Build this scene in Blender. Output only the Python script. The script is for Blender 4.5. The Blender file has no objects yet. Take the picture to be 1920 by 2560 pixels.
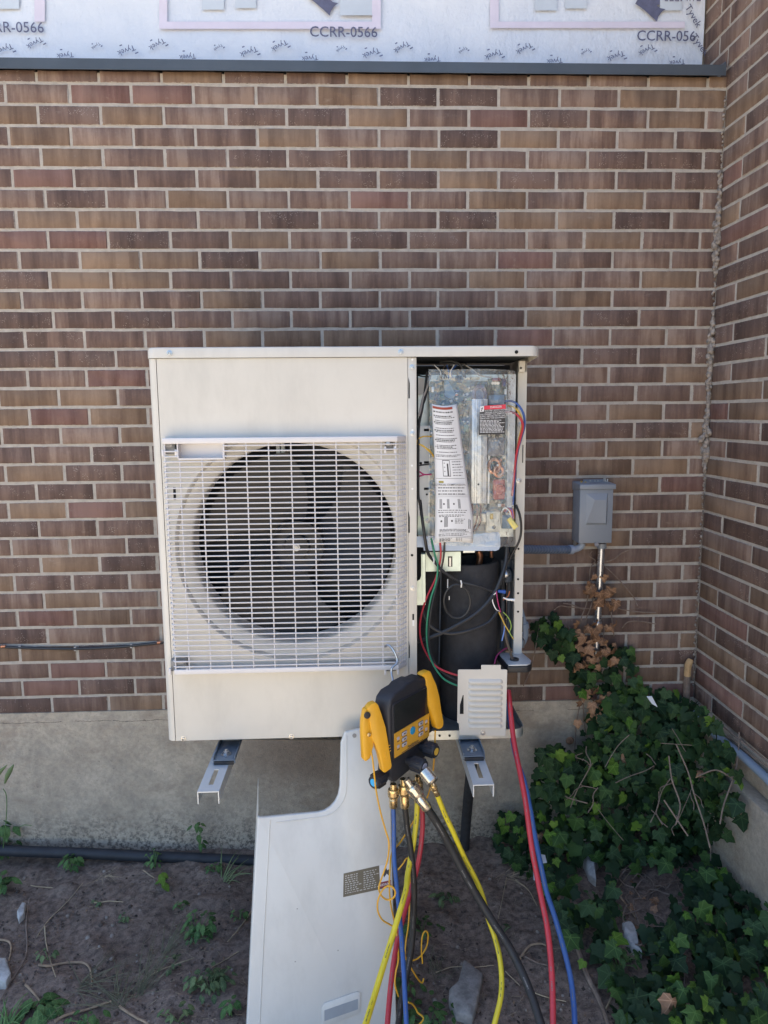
import bpy, bmesh, math, random
from mathutils import Vector, Matrix, Quaternion, noise
rnd = random.Random(7)
SC = bpy.context.scene
COL = SC.collection
PI = math.pi

# ------------------------------------------------------------------ camera
F = 1764.95                                     # focal length in photo pixels (1920 x 2560)
CAM = Vector((1.2342, -2.5208, 1.0824))
RM = Matrix(((0.9992125, 0.03726578, 0.01362476),
             (-0.03877971, 0.98986929, 0.13658301),
             (-0.00839686, -0.13700382, 0.99053493)))   # columns: right, forward, up
cd = bpy.data.cameras.new('camera')
cam = bpy.data.objects.new('camera', cd)
COL.objects.link(cam)
r_, f_, u_ = RM.col[0], RM.col[1], RM.col[2]
cam.matrix_world = Matrix(((r_[0], u_[0], -f_[0], CAM[0]), (r_[1], u_[1], -f_[1], CAM[1]),
                           (r_[2], u_[2], -f_[2], CAM[2]), (0, 0, 0, 1)))
cd.sensor_fit = 'VERTICAL'
cd.sensor_height = 36.0
cd.sensor_width = 27.0
cd.lens = F * 36.0 / 2560.0
cd.clip_start = 0.05
cd.clip_end = 2000
SC.camera = cam

# ------------------------------------------------------------------ light
SUN_EL, SUN_AZ = math.radians(66), math.radians(-9)      # azimuth from +Y (into the wall), positive to +X
w = bpy.data.worlds.new('World')
SC.world = w
w.use_nodes = True
nt = w.node_tree
bg = nt.nodes['Background']
sky = nt.nodes.new('ShaderNodeTexSky')
sky.sky_type = 'NISHITA'
sky.sun_disc = False
sky.sun_elevation = SUN_EL
sky.sun_rotation = SUN_AZ
sky.air_density = 1.0
sky.dust_density = 1.0
nt.links.new(sky.outputs[0], bg.inputs[0])
bg.inputs[1].default_value = 0.13
sd = bpy.data.lights.new('sun', 'SUN')
sd.energy = 5.0
sd.angle = math.radians(0.53)
sd.color = (1.0, 0.95, 0.87)
sun = bpy.data.objects.new('sun', sd)
COL.objects.link(sun)
sdir = Vector((math.sin(SUN_AZ) * math.cos(SUN_EL), math.cos(SUN_AZ) * math.cos(SUN_EL), math.sin(SUN_EL)))
sun.rotation_euler = sdir.to_track_quat('Z', 'Y').to_euler()
sun.location = (0, 6, 9)
SC.view_settings.view_transform = 'Standard'
SC.view_settings.look = 'None'
SC.view_settings.gamma = 1.0
SC.view_settings.use_curve_mapping = False
SC.view_settings.exposure = 1.75
SC.render.engine = 'CYCLES'
SC.cycles.use_denoising = True
SC.cycles.max_bounces = 10
SC.cycles.diffuse_bounces = 6
SC.cycles.transparent_max_bounces = 16
SC.cycles.sample_clamp_indirect = 6.0

# ------------------------------------------------------------------ photo pixel -> place
def ray(x, y):
    return RM @ Vector(((x - 960) / F, 1.0, (1280 - y) / F))
def on(x, y, Y):                                # point under that pixel at distance -Y in front of the brick wall
    d = ray(x, y)
    return CAM + d * ((Y - CAM[1]) / d[1])
def onz(x, y, Z):
    d = ray(x, y)
    return CAM + d * ((Z - CAM[2]) / d[2])
def onx(x, y, X):
    d = ray(x, y)
    return CAM + d * ((X - CAM[0]) / d[0])
def onpl(x, y, p, n):
    d = ray(x, y)
    return CAM + d * ((p - CAM).dot(n) / d.dot(n))
def proj(P):
    d = RM.transposed() @ (Vector(P) - CAM)
    return 960 + F * d[0] / d[1], 1280 - F * d[2] / d[1]

GZ = -0.56                                      # ground level at the wall; z = 0 is the bottom of the bricks

# ------------------------------------------------------------------ objects
BASE = {}
def _setp(o, parent):
    if parent is not None:
        o.parent = parent
        BASE[o.name] = BASE.get(parent.name, Vector((0, 0, 0)))
    return o
def tag(o, label=None, cat=None, group=None, kind=None):
    if label: o['label'] = label
    if cat: o['category'] = cat
    if group: o['group'] = group
    if kind: o['kind'] = kind
    return o
def thing(name, label, cat, loc, group=None):
    o = bpy.data.objects.new(name, None)
    o.empty_display_size = 0.05
    COL.objects.link(o)
    o.location = loc
    BASE[o.name] = Vector(loc)
    return tag(o, label, cat, group)
def link(name, me, parent=None, mat=None):
    o = bpy.data.objects.new(name, me)
    COL.objects.link(o)
    if mat and not me.materials:
        me.materials.append(mat)
    return _setp(o, parent)

class MB:
    def __init__(s):
        s.v, s.f, s.mi, s.cur = [], [], [], 0
    def add(s, vs, fs):
        b = len(s.v)
        s.v += [Vector(p) for p in vs]
        for f in fs:
            s.f.append(tuple(b + i for i in f)); s.mi.append(s.cur)
        return s
    def box(s, a, b):
        x0, x1 = sorted((a[0], b[0])); y0, y1 = sorted((a[1], b[1])); z0, z1 = sorted((a[2], b[2]))
        return s.add([(x0, y0, z0), (x1, y0, z0), (x1, y1, z0), (x0, y1, z0), (x0, y0, z1), (x1, y0, z1), (x1, y1, z1), (x0, y1, z1)],
                     [(0, 3, 2, 1), (4, 5, 6, 7), (0, 1, 5, 4), (1, 2, 6, 5), (2, 3, 7, 6), (3, 0, 4, 7)])
    def obox(s, c, ax, ay, az):                  # centre and three half-axis vectors
        c, ax, ay, az = map(Vector, (c, ax, ay, az))
        vs = [c + ax * i + ay * j + az * k for k in (-1, 1) for j, i in ((-1, -1), (-1, 1), (1, 1), (1, -1))]
        return s.add(vs, [(0, 3, 2, 1), (4, 5, 6, 7), (0, 1, 5, 4), (1, 2, 6, 5), (2, 3, 7, 6), (3, 0, 4, 7)])
    def prism(s, poly, vec):                     # planar polygon extruded by vec
        n = len(poly); vec = Vector(vec); poly = [Vector(p) for p in poly]
        nn = Vector((0, 0, 0))
        for i in range(n):
            nn += poly[i].cross(poly[(i + 1) % n])
        if nn.dot(vec) > 0: poly = poly[::-1]
        return s.add(poly + [p + vec for p in poly],
                     [tuple(range(n)), tuple(range(2 * n - 1, n - 1, -1))] + [(i, i + n, (i + 1) % n + n, (i + 1) % n) for i in range(n)])
    def loft(s, rings, close=True, caps=True):
        b = len(s.v); n = len(rings[0])
        for r in rings: s.v += [Vector(p) for p in r]
        for k in range(len(rings) - 1):
            for i in range(n if close else n - 1):
                j = (i + 1) % n
                s.f.append((b + k * n + i, b + k * n + j, b + (k + 1) * n + j, b + (k + 1) * n + i)); s.mi.append(s.cur)
        if caps:
            s.f.append(tuple(b + i for i in range(n - 1, -1, -1))); s.mi.append(s.cur)
            s.f.append(tuple(b + (len(rings) - 1) * n + i for i in range(n))); s.mi.append(s.cur)
        return s
    def tube(s, pts, r, n=10, caps=True):
        pts = [Vector(p) for p in pts]
        m = len(pts)
        rr = r if isinstance(r, (list, tuple)) else [r] * m
        t0 = (pts[1] - pts[0]).normalized()
        up = Vector((0, 0, 1)) if abs(t0.z) < 0.9 else Vector((1, 0, 0))
        a = t0.cross(up).normalized()
        rings = []
        for i in range(m):
            t = (pts[min(i + 1, m - 1)] - pts[max(i - 1, 0)]).normalized()
            a = (a - t * a.dot(t)).normalized()
            c = t.cross(a)
            rings.append([pts[i] + (a * math.cos(2 * PI * k / n) + c * math.sin(2 * PI * k / n)) * rr[i] for k in range(n)])
        return s.loft(rings, True, caps)
    def lathe(s, prof, c, axis, n=24, caps=True):    # prof: (radius, distance along axis)
        c, axis = Vector(c), Vector(axis).normalized()
        up = Vector((0, 0, 1)) if abs(axis.z) < 0.9 else Vector((1, 0, 0))
        a = axis.cross(up).normalized(); b = axis.cross(a)
        return s.loft([[c + axis * h + (a * math.cos(2 * PI * k / n) + b * math.sin(2 * PI * k / n)) * r for k in range(n)] for r, h in prof], True, caps)
    def build(s, name, mat, parent=None, bevel=0, local=False, ang=38, smooth=True, seg=2):
        off = Vector((0, 0, 0)) if (local or parent is None) else BASE.get(parent.name, Vector((0, 0, 0)))
        me = bpy.data.meshes.new(name)
        me.from_pydata([tuple(p - off) for p in s.v], [], s.f)
        mats = mat if isinstance(mat, (list, tuple)) else [mat]
        for m in mats: me.materials.append(m)
        if len(mats) > 1: me.polygons.foreach_set('material_index', s.mi)
        if bevel:
            bm = bmesh.new(); bm.from_mesh(me)
            es = [e for e in bm.edges if len(e.link_faces) == 2 and e.calc_face_angle(0) > 0.6]
            bmesh.ops.bevel(bm, geom=es, offset=bevel, segments=seg, affect='EDGES', profile=0.5, clamp_overlap=True)
            bm.to_mesh(me); bm.free()
        if smooth:
            me.polygons.foreach_set('use_smooth', [True] * len(me.polygons))
            me.set_sharp_from_angle(angle=math.radians(ang))
        me.update()
        return link(name, me, parent)

def smooth_path(pts, k=6):                       # Catmull-Rom through the points
    pts = [Vector(p) for p in pts]
    P = [pts[0] * 2 - pts[1]] + pts + [pts[-1] * 2 - pts[-2]]
    out = []
    for i in range(1, len(P) - 2):
        for j in range(k):
            t = j / k
            a, b, c, d = P[i - 1], P[i], P[i + 1], P[i + 2]
            out.append(0.5 * ((2 * b) + (c - a) * t + (2 * a - 5 * b + 4 * c - d) * t * t + (3 * b - a - 3 * c + d) * t ** 3))
    out.append(pts[-1])
    return out
def pxpath(l, k=6):                              # [(x, y, Y), ...] -> smooth 3-D path
    return smooth_path([on(x, y, Y) for x, y, Y in l], k)

_txt = {}
def text_mesh(s, size=0.1, align='CENTER', bold=0.0):
    key = (s, align, bold)
    if key not in _txt:
        c = bpy.data.curves.new('lettering', 'FONT')
        c.body = s; c.size = 1.0; c.align_x = align; c.align_y = 'CENTER'; c.offset = bold; c.resolution_u = 3
        o = bpy.data.objects.new('tmp', c); COL.objects.link(o)
        dg = bpy.context.evaluated_depsgraph_get()
        me = bpy.data.meshes.new_from_object(o.evaluated_get(dg))
        bpy.data.objects.remove(o); bpy.data.curves.remove(c)
        me.name = 'lettering'; me.materials.clear()
        _txt[key] = me
    return _txt[key]
def text(s, origin, ux, uy, size, mat, parent, name='lettering', align='CENTER', bold=0.0):
    src = text_mesh(s, size, align, bold)
    me = src.copy()
    off = BASE.get(parent.name, Vector((0, 0, 0))) if parent else Vector((0, 0, 0))
    ux, uy, origin = Vector(ux).normalized() * size, Vector(uy).normalized() * size, Vector(origin) - off
    for v in me.vertices:
        v.co = origin + ux * v.co.x + uy * v.co.y
    me.materials.append(mat)
    return link(name, me, parent)

# ------------------------------------------------------------------ materials
def lin(r, g, b):
    f = lambda c: (c / 255 / 12.92) if c <= 10 else ((c / 255 + 0.055) / 1.055) ** 2.4
    return (f(r), f(g), f(b))
class N:
    def __init__(s, name):
        s.m = bpy.data.materials.new(name); s.m.use_nodes = True
        s.t = s.m.node_tree; s.p = s.t.nodes['Principled BSDF']; s.out = s.t.nodes['Material Output']
    def n(s, kind, **kw):
        o = s.t.nodes.new('ShaderNode' + kind)
        for k, v in kw.items(): setattr(o, k, v)
        return o
    def l(s, a, b): s.t.links.new(a, b)
    def math(s, op, a, b=None, c=None, clamp=False):
        o = s.n('Math', operation=op, use_clamp=clamp)
        for i, x in enumerate((a, b, c)):
            if x is None: continue
            if isinstance(x, (int, float)): o.inputs[i].default_value = x
            else: s.l(x, o.inputs[i])
        return o.outputs[0]
    def mix(s, f, a, b):
        o = s.n('Mix', data_type='RGBA')
        for i, x in ((0, f), (6, a), (7, b)):
            if isinstance(x, (int, float)): o.inputs[i].default_value = x
            elif isinstance(x, tuple): o.inputs[i].default_value = (*x[:3], 1)
            else: s.l(x, o.inputs[i])
        return o.outputs[2]
    def noise(s, vec, scale, detail=4, rough=0.55, dim='3D'):
        o = s.n('TexNoise', noise_dimensions=dim)
        o.inputs['Scale'].default_value = scale; o.inputs['Detail'].default_value = detail; o.inputs['Roughness'].default_value = rough
        if vec is not None: s.l(vec, o.inputs['Vector'])
        return o.outputs[0]
    def ramp(s, f, stops):
        o = s.n('ValToRGB'); e = o.color_ramp.elements
        while len(e) < len(stops): e.new(0.5)
        for i, (p, c) in enumerate(stops):
            e[i].position = p; e[i].color = (*c, 1) if isinstance(c, tuple) else (c, c, c, 1)
        s.l(f, o.inputs[0]); return o.outputs[0]
    def pos(s): return s.n('NewGeometry').outputs['Position']
    def vmul(s, v, k):
        o = s.n('VectorMath', operation='MULTIPLY'); s.l(v, o.inputs[0]); o.inputs[1].default_value = k; return o.outputs[0]
    def bump(s, h, strength=0.3, dist=0.002):
        o = s.n('Bump'); o.inputs['Strength'].default_value = strength; o.inputs['Distance'].default_value = dist
        s.l(h, o.inputs['Height']); s.l(o.outputs[0], s.p.inputs['Normal']); return o
    def set(s, col=None, rough=None, metal=None, spec=None, **kw):
        for k, v in (('Base Color', col), ('Roughness', rough), ('Metallic', metal), ('Specular IOR Level', spec), *kw.items()):
            if v is None: continue
            if isinstance(v, (int, float)): s.p.inputs[k].default_value = v
            elif isinstance(v, tuple): s.p.inputs[k].default_value = (*v, 1)
            else: s.l(v, s.p.inputs[k])
        return s
_M = {}
def pm(name, col, rough=0.5, metal=0.0, var=0.12, scale=14.0, bump=0.0, bscale=300.0, spec=0.5, dirt=0.0):
    if name in _M: return _M[name]
    m = N(name); p = m.pos()
    f = m.noise(p, scale, 5, 0.6)
    dk = tuple(c * (1 - var) for c in col); lt = tuple(min(1, c * (1 + var)) for c in col)
    c = m.mix(m.ramp(f, [(0.3, 0.0), (0.7, 1.0)]), dk, lt)
    if dirt:
        g = m.noise(m.vmul(p, (1, 1, 0.35)), scale * 2.3, 6, 0.7)
        c = m.mix(m.ramp(g, [(0.5, 0.0), (0.75, dirt)]), c, tuple(x * 0.45 for x in col))
    m.set(c, metal=metal, spec=spec)
    r = m.noise(p, scale * 3, 4, 0.6)
    rr = m.n('MapRange'); m.l(r, rr.inputs[0]); rr.inputs[3].default_value = max(0, rough - 0.1); rr.inputs[4].default_value = min(1, rough + 0.12)
    m.set(rough=rr.outputs[0])
    if bump: m.bump(m.noise(p, bscale, 4, 0.6), bump, 0.002)
    _M[name] = m.m
    return m.m
# ================================================================== the walls
W, H = 0.2032, 0.065628                        # brick module, course height
XC = 2.502                                     # the inner corner: wing wall plane x = XC
YR = 0.18                                      # upper wall stands back behind the brick ledge
ZTOP = 2.80

def brick_material(name, axis, mod, off):
    m = N(name); p = m.pos()
    s = m.n('SeparateXYZ'); m.l(p, s.inputs[0])
    u, z = s.outputs[axis], s.outputs[2]
    row = m.math('FLOOR', m.math('DIVIDE', z, H))
    par = m.math('MODULO', m.math('ADD', row, 1000.0), 2.0)
    k = m.math('FLOOR', m.math('ADD', m.math('DIVIDE', m.math('ADD', u, off), mod), m.math('MULTIPLY', m.math('SUBTRACT', 1.0, par), 0.5)))
    cv = m.n('CombineXYZ'); m.l(row, cv.inputs[0]); m.l(k, cv.inputs[1])
    wn = m.n('TexWhiteNoise', noise_dimensions='3D'); m.l(cv.outputs[0], wn.inputs[0])
    rs = m.n('SeparateColor'); m.l(wn.outputs['Color'], rs.inputs[0])
    ra, rb, rc = rs.outputs[0], rs.outputs[1], rs.outputs[2]
    # wire-cut drag marks: bands that run down each brick
    sv = m.n('CombineXYZ')
    m.l(m.math('ADD', u, m.math('MULTIPLY', ra, 37.0)), sv.inputs[0])
    m.l(m.math('ADD', m.math('MULTIPLY', z, 0.12), m.math('MULTIPLY', rb, 9.0)), sv.inputs[2])
    wide = m.noise(sv.outputs[0], 26, 3, 0.6)
    fine = m.noise(sv.outputs[0], 130, 5, 0.7)
    mot = m.noise(p, 90, 6, 0.7)
    band = m.math('ADD', m.math('MULTIPLY', m.math('ADD', m.math('MULTIPLY', m.math('SUBTRACT', wide, .5), 1.45), .5), 0.62), m.math('MULTIPLY', fine, 0.28))
    vb_ = m.n('TexVoronoi', voronoi_dimensions='1D'); vb_.inputs['Scale'].default_value = 17
    m.l(m.math('ADD', m.math('ADD', u, m.math('MULTIPLY', rb, 13.0)), m.math('MULTIPLY', m.noise(p, 55, 3, 0.6), .012)), vb_.inputs['W'])
    vsep = m.n('SeparateColor'); m.l(vb_.outputs['Color'], vsep.inputs[0])
    band = m.math('ADD', band, m.math('MULTIPLY', m.math('SUBTRACT', vsep.outputs[0], .5), 0.17))
    band = m.math('ADD', band, m.math('MULTIPLY', mot, 0.16))
    band = m.math('ADD', band, m.math('MULTIPLY', m.math('SUBTRACT', rb, 0.5), 0.16))
    c = m.ramp(band, [(0.30, (0.100, 0.064, 0.054)), (0.45, (0.150, 0.097, 0.079)), (0.56, (0.195, 0.130, 0.104)), (0.70, (0.28, 0.202, 0.160))])
    red = m.ramp(band, [(0.3, (0.125, 0.065, 0.055)), (0.7, (0.240, 0.142, 0.118))])
    tan_ = m.ramp(band, [(0.3, (0.130, 0.083, 0.058)), (0.7, (0.275, 0.190, 0.132))])
    dark = m.ramp(band, [(0.3, (0.072, 0.047, 0.042)), (0.7, (0.185, 0.122, 0.100))])
    c = m.mix(m.math('GREATER_THAN', rc, 0.94), c, red)
    c = m.mix(m.math('LESS_THAN', rc, 0.22), c, tan_)
    isd = m.math('MULTIPLY', m.math('GREATER_THAN', rc, 0.72), m.math('LESS_THAN', rc, 0.91))
    c = m.mix(m.math('MULTIPLY', isd, 0.85), c, dark)
    # lime specks on the darker bricks and a thin smear of mortar here and there
    vo = m.n('TexVoronoi'); vo.inputs['Scale'].default_value = 210; m.l(p, vo.inputs['Vector'])
    sp = m.math('MULTIPLY', m.math('LESS_THAN', vo.outputs[0], 0.26), m.math('GREATER_THAN', m.noise(p, 30, 3), 0.55))
    c = m.mix(m.math('MULTIPLY', sp, m.math('ADD', m.math('MULTIPLY', isd, 0.45), 0.06)), c, (0.52, 0.44, 0.38))
    sm = m.ramp(m.noise(m.vmul(p, (1, 1, 2.2)), 17, 7, 0.75), [(0.60, 0.0), (0.76, 0.42)])
    c = m.mix(sm, c, (0.40, 0.34, 0.29))
    # mortar left smeared over the arrises in an uneven line
    fz = m.math('FRACT', m.math('DIVIDE', z, H)); fu = m.math('FRACT', m.math('ADD', m.math('DIVIDE', m.math('ADD', u, off), mod), m.math('MULTIPLY', m.math('SUBTRACT', 1.0, par), 0.5)))
    dz = m.math('MULTIPLY', m.math('MINIMUM', fz, m.math('SUBTRACT', 1.0, fz)), H); du = m.math('MULTIPLY', m.math('MINIMUM', fu, m.math('SUBTRACT', 1.0, fu)), mod)
    dd = m.math('MINIMUM', dz, m.math('ADD', du, .0012))
    lim = m.math('ADD', .0004, m.math('MULTIPLY', m.noise(p, 62, 6, .75), .0088))
    ed = m.n('MapRange', interpolation_type='SMOOTHSTEP'); m.l(m.math('SUBTRACT', lim, dd), ed.inputs[0]); ed.inputs[1].default_value = -.0009; ed.inputs[2].default_value = .0006
    c = m.mix(m.math('MULTIPLY', ed.outputs[0], .9), c, m.mix(m.noise(p, 300, 3, .7), (0.32, 0.288, 0.25), (0.51, 0.465, 0.41)))
    big = m.noise(m.vmul(p, (1, 1, .6)), 1.7, 6, 0.65)
    c = m.mix(m.ramp(big, [(0.38, 0.34), (0.56, 0.0)]), c, (0.075, 0.055, 0.048))
    c = m.mix(m.ramp(big, [(0.56, 0.0), (0.72, 0.30)]), c, (0.33, 0.275, 0.235))
    m.set(c, 0.86, spec=0.28)
    h = m.math('ADD', m.math('MULTIPLY', fine, 0.7), m.math('MULTIPLY', m.noise(p, 420, 4, 0.7), 0.5))
    m.bump(h, 0.55, 0.0022)
    return m.m
BRICK = brick_material('brick_back', 0, W, 0.0)
BRICKW = brick_material('brick_wing', 1, 0.396, 0.335)

def mortar_material():
    m = N('mortar'); p = m.pos()
    a = m.noise(p, 34, 6, 0.7); b = m.noise(p, 320, 4, 0.7)
    c = m.mix(m.ramp(a, [(0.3, 0.0), (0.7, 1.0)]), (0.36, 0.325, 0.285), (0.51, 0.465, 0.41))
    c = m.mix(m.ramp(m.noise(p, 9, 6, 0.75), [(0.54, 0.0), (0.78, 0.5)]), c, (0.29, 0.25, 0.21))
    m.set(c, 0.93, spec=0.2)
    m.bump(m.math('ADD', m.math('MULTIPLY', a, 1.0), b), 0.8, 0.004)
    return m.m
MORTAR = mortar_material()

def concrete_material():
    m = N('concrete_footing'); p = m.pos()
    s = m.n('SeparateXYZ'); m.l(p, s.inputs[0])
    a = m.noise(p, 7, 8, 0.65); b = m.noise(p, 60, 6, 0.7)
    c = m.mix(m.ramp(a, [(0.32, 0.0), (0.68, 1.0)]), (0.39, 0.335, 0.265), (0.57, 0.495, 0.395))
    c = m.mix(m.ramp(b, [(0.35, 0.45), (0.6, 0.0)]), c, (0.23, 0.21, 0.185))
    # soil splash and lichen pocks along the foot, rust-brown wash by the unit
    low = m.ramp(m.math('ADD', s.outputs[2], m.math('MULTIPLY', m.noise(p, 9, 5, 0.7), 0.22)), [(0.0, 0.0), (1.0, 1.0)])
    mr = m.n('MapRange'); m.l(m.math('ADD', s.outputs[2], m.math('MULTIPLY', m.noise(p, 10, 6, 0.7), 0.26)), mr.inputs[0])
    mr.inputs[1].default_value = -0.24; mr.inputs[2].default_value = -0.40; mr.inputs[3].default_value = 0; mr.inputs[4].default_value = 1
    pk = m.ramp(m.noise(p, 75, 5, 0.72), [(0.44, 1.0), (0.53, 0.0)])
    c = m.mix(m.math('MULTIPLY', m.math('MULTIPLY', mr.outputs[0], pk), 0.8), c, (0.075, 0.066, 0.058))
    rw = m.n('MapRange'); m.l(m.noise(m.vmul(p, (1.0, 1, 2.0)), 3.1, 6, 0.7), rw.inputs[0])
    rw.inputs[1].default_value = 0.52; rw.inputs[2].default_value = 0.72; rw.inputs[4].default_value = 0.55
    c = m.mix(rw.outputs[0], c, (0.22, 0.155, 0.11))
    # brown wash under the unit, a hairline crack below the first course, a form-board line
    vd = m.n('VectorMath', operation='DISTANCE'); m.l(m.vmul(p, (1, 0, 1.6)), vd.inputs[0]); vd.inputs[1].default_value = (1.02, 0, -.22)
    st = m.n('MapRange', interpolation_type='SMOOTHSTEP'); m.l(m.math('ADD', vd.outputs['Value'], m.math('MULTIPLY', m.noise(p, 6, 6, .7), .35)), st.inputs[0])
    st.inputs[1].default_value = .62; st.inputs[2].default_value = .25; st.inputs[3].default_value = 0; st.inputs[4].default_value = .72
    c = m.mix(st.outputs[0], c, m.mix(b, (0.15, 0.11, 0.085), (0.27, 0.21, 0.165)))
    wob = m.math('MULTIPLY', m.math('SUBTRACT', m.noise(p, 14, 5, .7), .5), .028)
    cr = m.math('LESS_THAN', m.math('ABSOLUTE', m.math('ADD', m.math('ADD', s.outputs[2], .030), wob)), .0011)
    c = m.mix(m.math('MULTIPLY', m.math('MULTIPLY', cr, m.math('GREATER_THAN', m.noise(p, 3.3, 3), .46)), .7), c, (0.07, 0.062, 0.055))
    pt2 = m.ramp(m.noise(p, 150, 3, .6), [(.66, 0.), (.72, .7)])
    c = m.mix(pt2, c, (0.12, 0.105, 0.09))
    m.set(c, 0.92, spec=0.2)
    m.bump(m.math('ADD', m.math('MULTIPLY', b, 0.8), m.noise(p, 240, 4, 0.7)), 0.7, 0.004)
    return m.m
CONC = concrete_material()

_bv = {}
def brick_geo(L, hh, seed):                    # one brick: worn edges, centre at its middle, face towards -y
    r = random.Random(seed)
    j = lambda a: r.uniform(-a, a)
    top = [(-L / 2 + L * t + (j(0.004) if 0 < i < 3 else 0), hh / 2 + j(0.0014)) for i, t in enumerate((0, .3, .68, 1))]
    bot = [(-L / 2 + L * t + (j(0.004) if 0 < i < 3 else 0), -hh / 2 + j(0.0014)) for i, t in enumerate((0, .35, .7, 1))]
    loop = bot + top[::-1]
    fy = j(0.0012)
    ins = 0.0022
    def sh(q, d): return (q[0] - math.copysign(min(d, abs(q[0])), q[0]) if abs(q[0]) > L / 2 - 0.003 else q[0], q[1] - math.copysign(d, q[1]))
    v = [(q[0], 0.016, q[1]) for q in loop] + [(q[0], 0.0022 + fy, q[1]) for q in loop] + [(sh(q, ins)[0], fy + j(0.0006), sh(q, ins)[1]) for q in loop]
    n = 8
    f = [tuple(range(2 * n, 3 * n))]
    for k in (0, 1):
        for i in range(n):
            f.append((k * n + i, k * n + (i + 1) % n, (k + 1) * n + (i + 1) % n, (k + 1) * n + i))
    return v, f
def brick_mesh(L, hh, seed, mat):
    key = (round(L, 3), round(hh, 3), seed % 14, mat.name)
    if key not in _bv:
        v, f = brick_geo(L, hh, hash(key[:3]) & 0xffff)
        me = bpy.data.meshes.new('brick'); me.from_pydata(v, [], f); me.materials.append(mat)
        me.polygons.foreach_set('use_smooth', [True] * len(me.polygons)); me.set_sharp_from_angle(angle=math.radians(50))
        _bv[key] = me
    return _bv[key]
def brick_wall(parent, cells, mat, place, limit):
    # cells: (u0, u1, z0, z1, rank); the highest ranks become single bricks, the rest one mass
    cells = sorted(cells, key=lambda c: -c[4])
    mass = MB()
    for i, (u0, u1, z0, z1, rk) in enumerate(cells):
        L, hh = u1 - u0 - 0.0090, z1 - z0 - 0.0092
        if L < 0.012 or hh < 0.01: continue
        c, rot = place((u0 + u1) / 2, (z0 + z1) / 2)
        sd_ = rnd.randrange(14)
        if i < limit and rk > 0:
            o = link('brick', brick_mesh(L, hh, sd_, mat), parent)
            o.location = c - BASE[parent.name]
            o.rotation_euler = (rnd.uniform(-.004, .004), 0, rot)
        else:
            v, f = brick_geo(L, hh, sd_)
            cs, sn = math.cos(rot), math.sin(rot)
            mass.add([(c[0] + x * cs - y * sn, c[1] + x * sn + y * cs, c[2] + z) for x, y, z in v], f)
    if mass.v:
        o = mass.build('brickwork', mat, parent, ang=50)
        o['kind'] = 'stuff'

# back wall
bw = thing('brick_wall', 'brown brick wall with pale mortar behind the outdoor unit', 'wall', (0.0, 0.06, 0))
MB().box((-2.6, 0.0022, 0.0), (XC + 0.002, 0.10, 2.199)).build('mortar', MORTAR, bw)
cells = []
zt = zfl = on(900, 180, -0.025).z + .012
for r in range(34):
    z0, z1 = r * H, min((r + 1) * H, zt)
    xs = [(k + (0.5 if r % 2 == 0 else 0.0)) * W + rnd.uniform(-.0035, .0035) for k in range(-12, 14)]
    xs = [x for x in xs if x < XC - 0.02] + [XC + 0.006]
    for a, b in zip(xs, xs[1:]):
        px_, py_ = proj(((a + b) / 2, 0, (z0 + z1) / 2))
        vis = -0 if not (-40 < px_ < 1840 and 150 < py_ < 1820) else 1
        if vis and 440 < px_ < 1210 and 885 < py_ < 1840: vis = 0        # wholly behind the unit
        if vis: vis = 1 + (b - a) * (1 if px_ > 60 else 0.3) * (0.4 if (px_ > 1480 and py_ > 1680) else 1)
        cells.append((a, b, z0, z1, vis))
brick_wall(bw, cells, BRICK, lambda u, z: (Vector((u, 0, z)), 0.0), 300)

# wing wall on the right, comes towards the camera
ww = thing('brick_wall', 'brown brick side wall of longer bricks at the right of the corner', 'wall', (XC + 0.06, -0.5, 0))
MB().box((XC + 0.0022, -3.6, 0.0), (XC + 0.10, YR + 0.02, ZTOP)).build('mortar', MORTAR, ww)
cells = []
for r in range(int(ZTOP / H)):
    z0, z1 = r * H, (r + 1) * H
    st = 0.137 if r % 2 == 0 else 0.335
    ds = [0.0 if z1 < 2.2 else -YR] + [st + 0.396 * k + rnd.uniform(-.005, .005) for k in range(0, 9)]
    if z1 >= 2.2: ds = [-YR, -0.062 if r % 2 else 0.0] + ds[1:]
    ds = [d for d in ds if d < 3.55]
    for a, b in zip(ds, ds[1:]):
        px_, py_ = proj((XC, -(a + min(b, a + .1)) / 2, (z0 + z1) / 2))
        vis = 1 + z0 * 0 if (1700 < px_ < 1935 and -20 < py_ < 1960) else 0
        cells.append((a, b, z0, z1, vis))
brick_wall(ww, cells, BRICKW, lambda u, z: (Vector((XC, -u, z)), -PI / 2), 300)

# footings under both walls
fw = MB()
nx, nz = 90, 14
def foot(name, label, P, nx, nz):
    mb = MB(); vs = []
    for j in range(nz + 1):
        for i in range(nx + 1): vs.append(P(i / nx, j / nz))
    fs = [(j * (nx + 1) + i, j * (nx + 1) + i + 1, (j + 1) * (nx + 1) + i + 1, (j + 1) * (nx + 1) + i) for j in range(nz) for i in range(nx)]
    mb.add(vs, fs)
    return mb
def Pb(s, t):
    x = -2.6 + s * (XC + 2.6 + 0.02); z = -0.75 + t * 0.7565
    e = noise.noise(Vector((x * 3, 1.3, z * 5))) * 0.006
    lip = -0.0 if z < -0.05 else 0.004
    return (x, -0.006 + e * (1 if t < 0.9 else 0.4) - (0.022 * max(0, (-0.45 - z) / 0.3)), z)
fo = foot('f', '', Pb, nx, nz)
fo.add([(-2.6, -0.006, 0.0064), (XC + .02, -0.006, 0.0064), (XC + .02, 0.001, 0.0064), (-2.6, 0.001, 0.0064)], [(0, 1, 2, 3)])
o = fo.build('concrete_footing', CONC, None)
tag(o, 'grey stained concrete footing under the brick wall', 'footing')
mb = MB()
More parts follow.
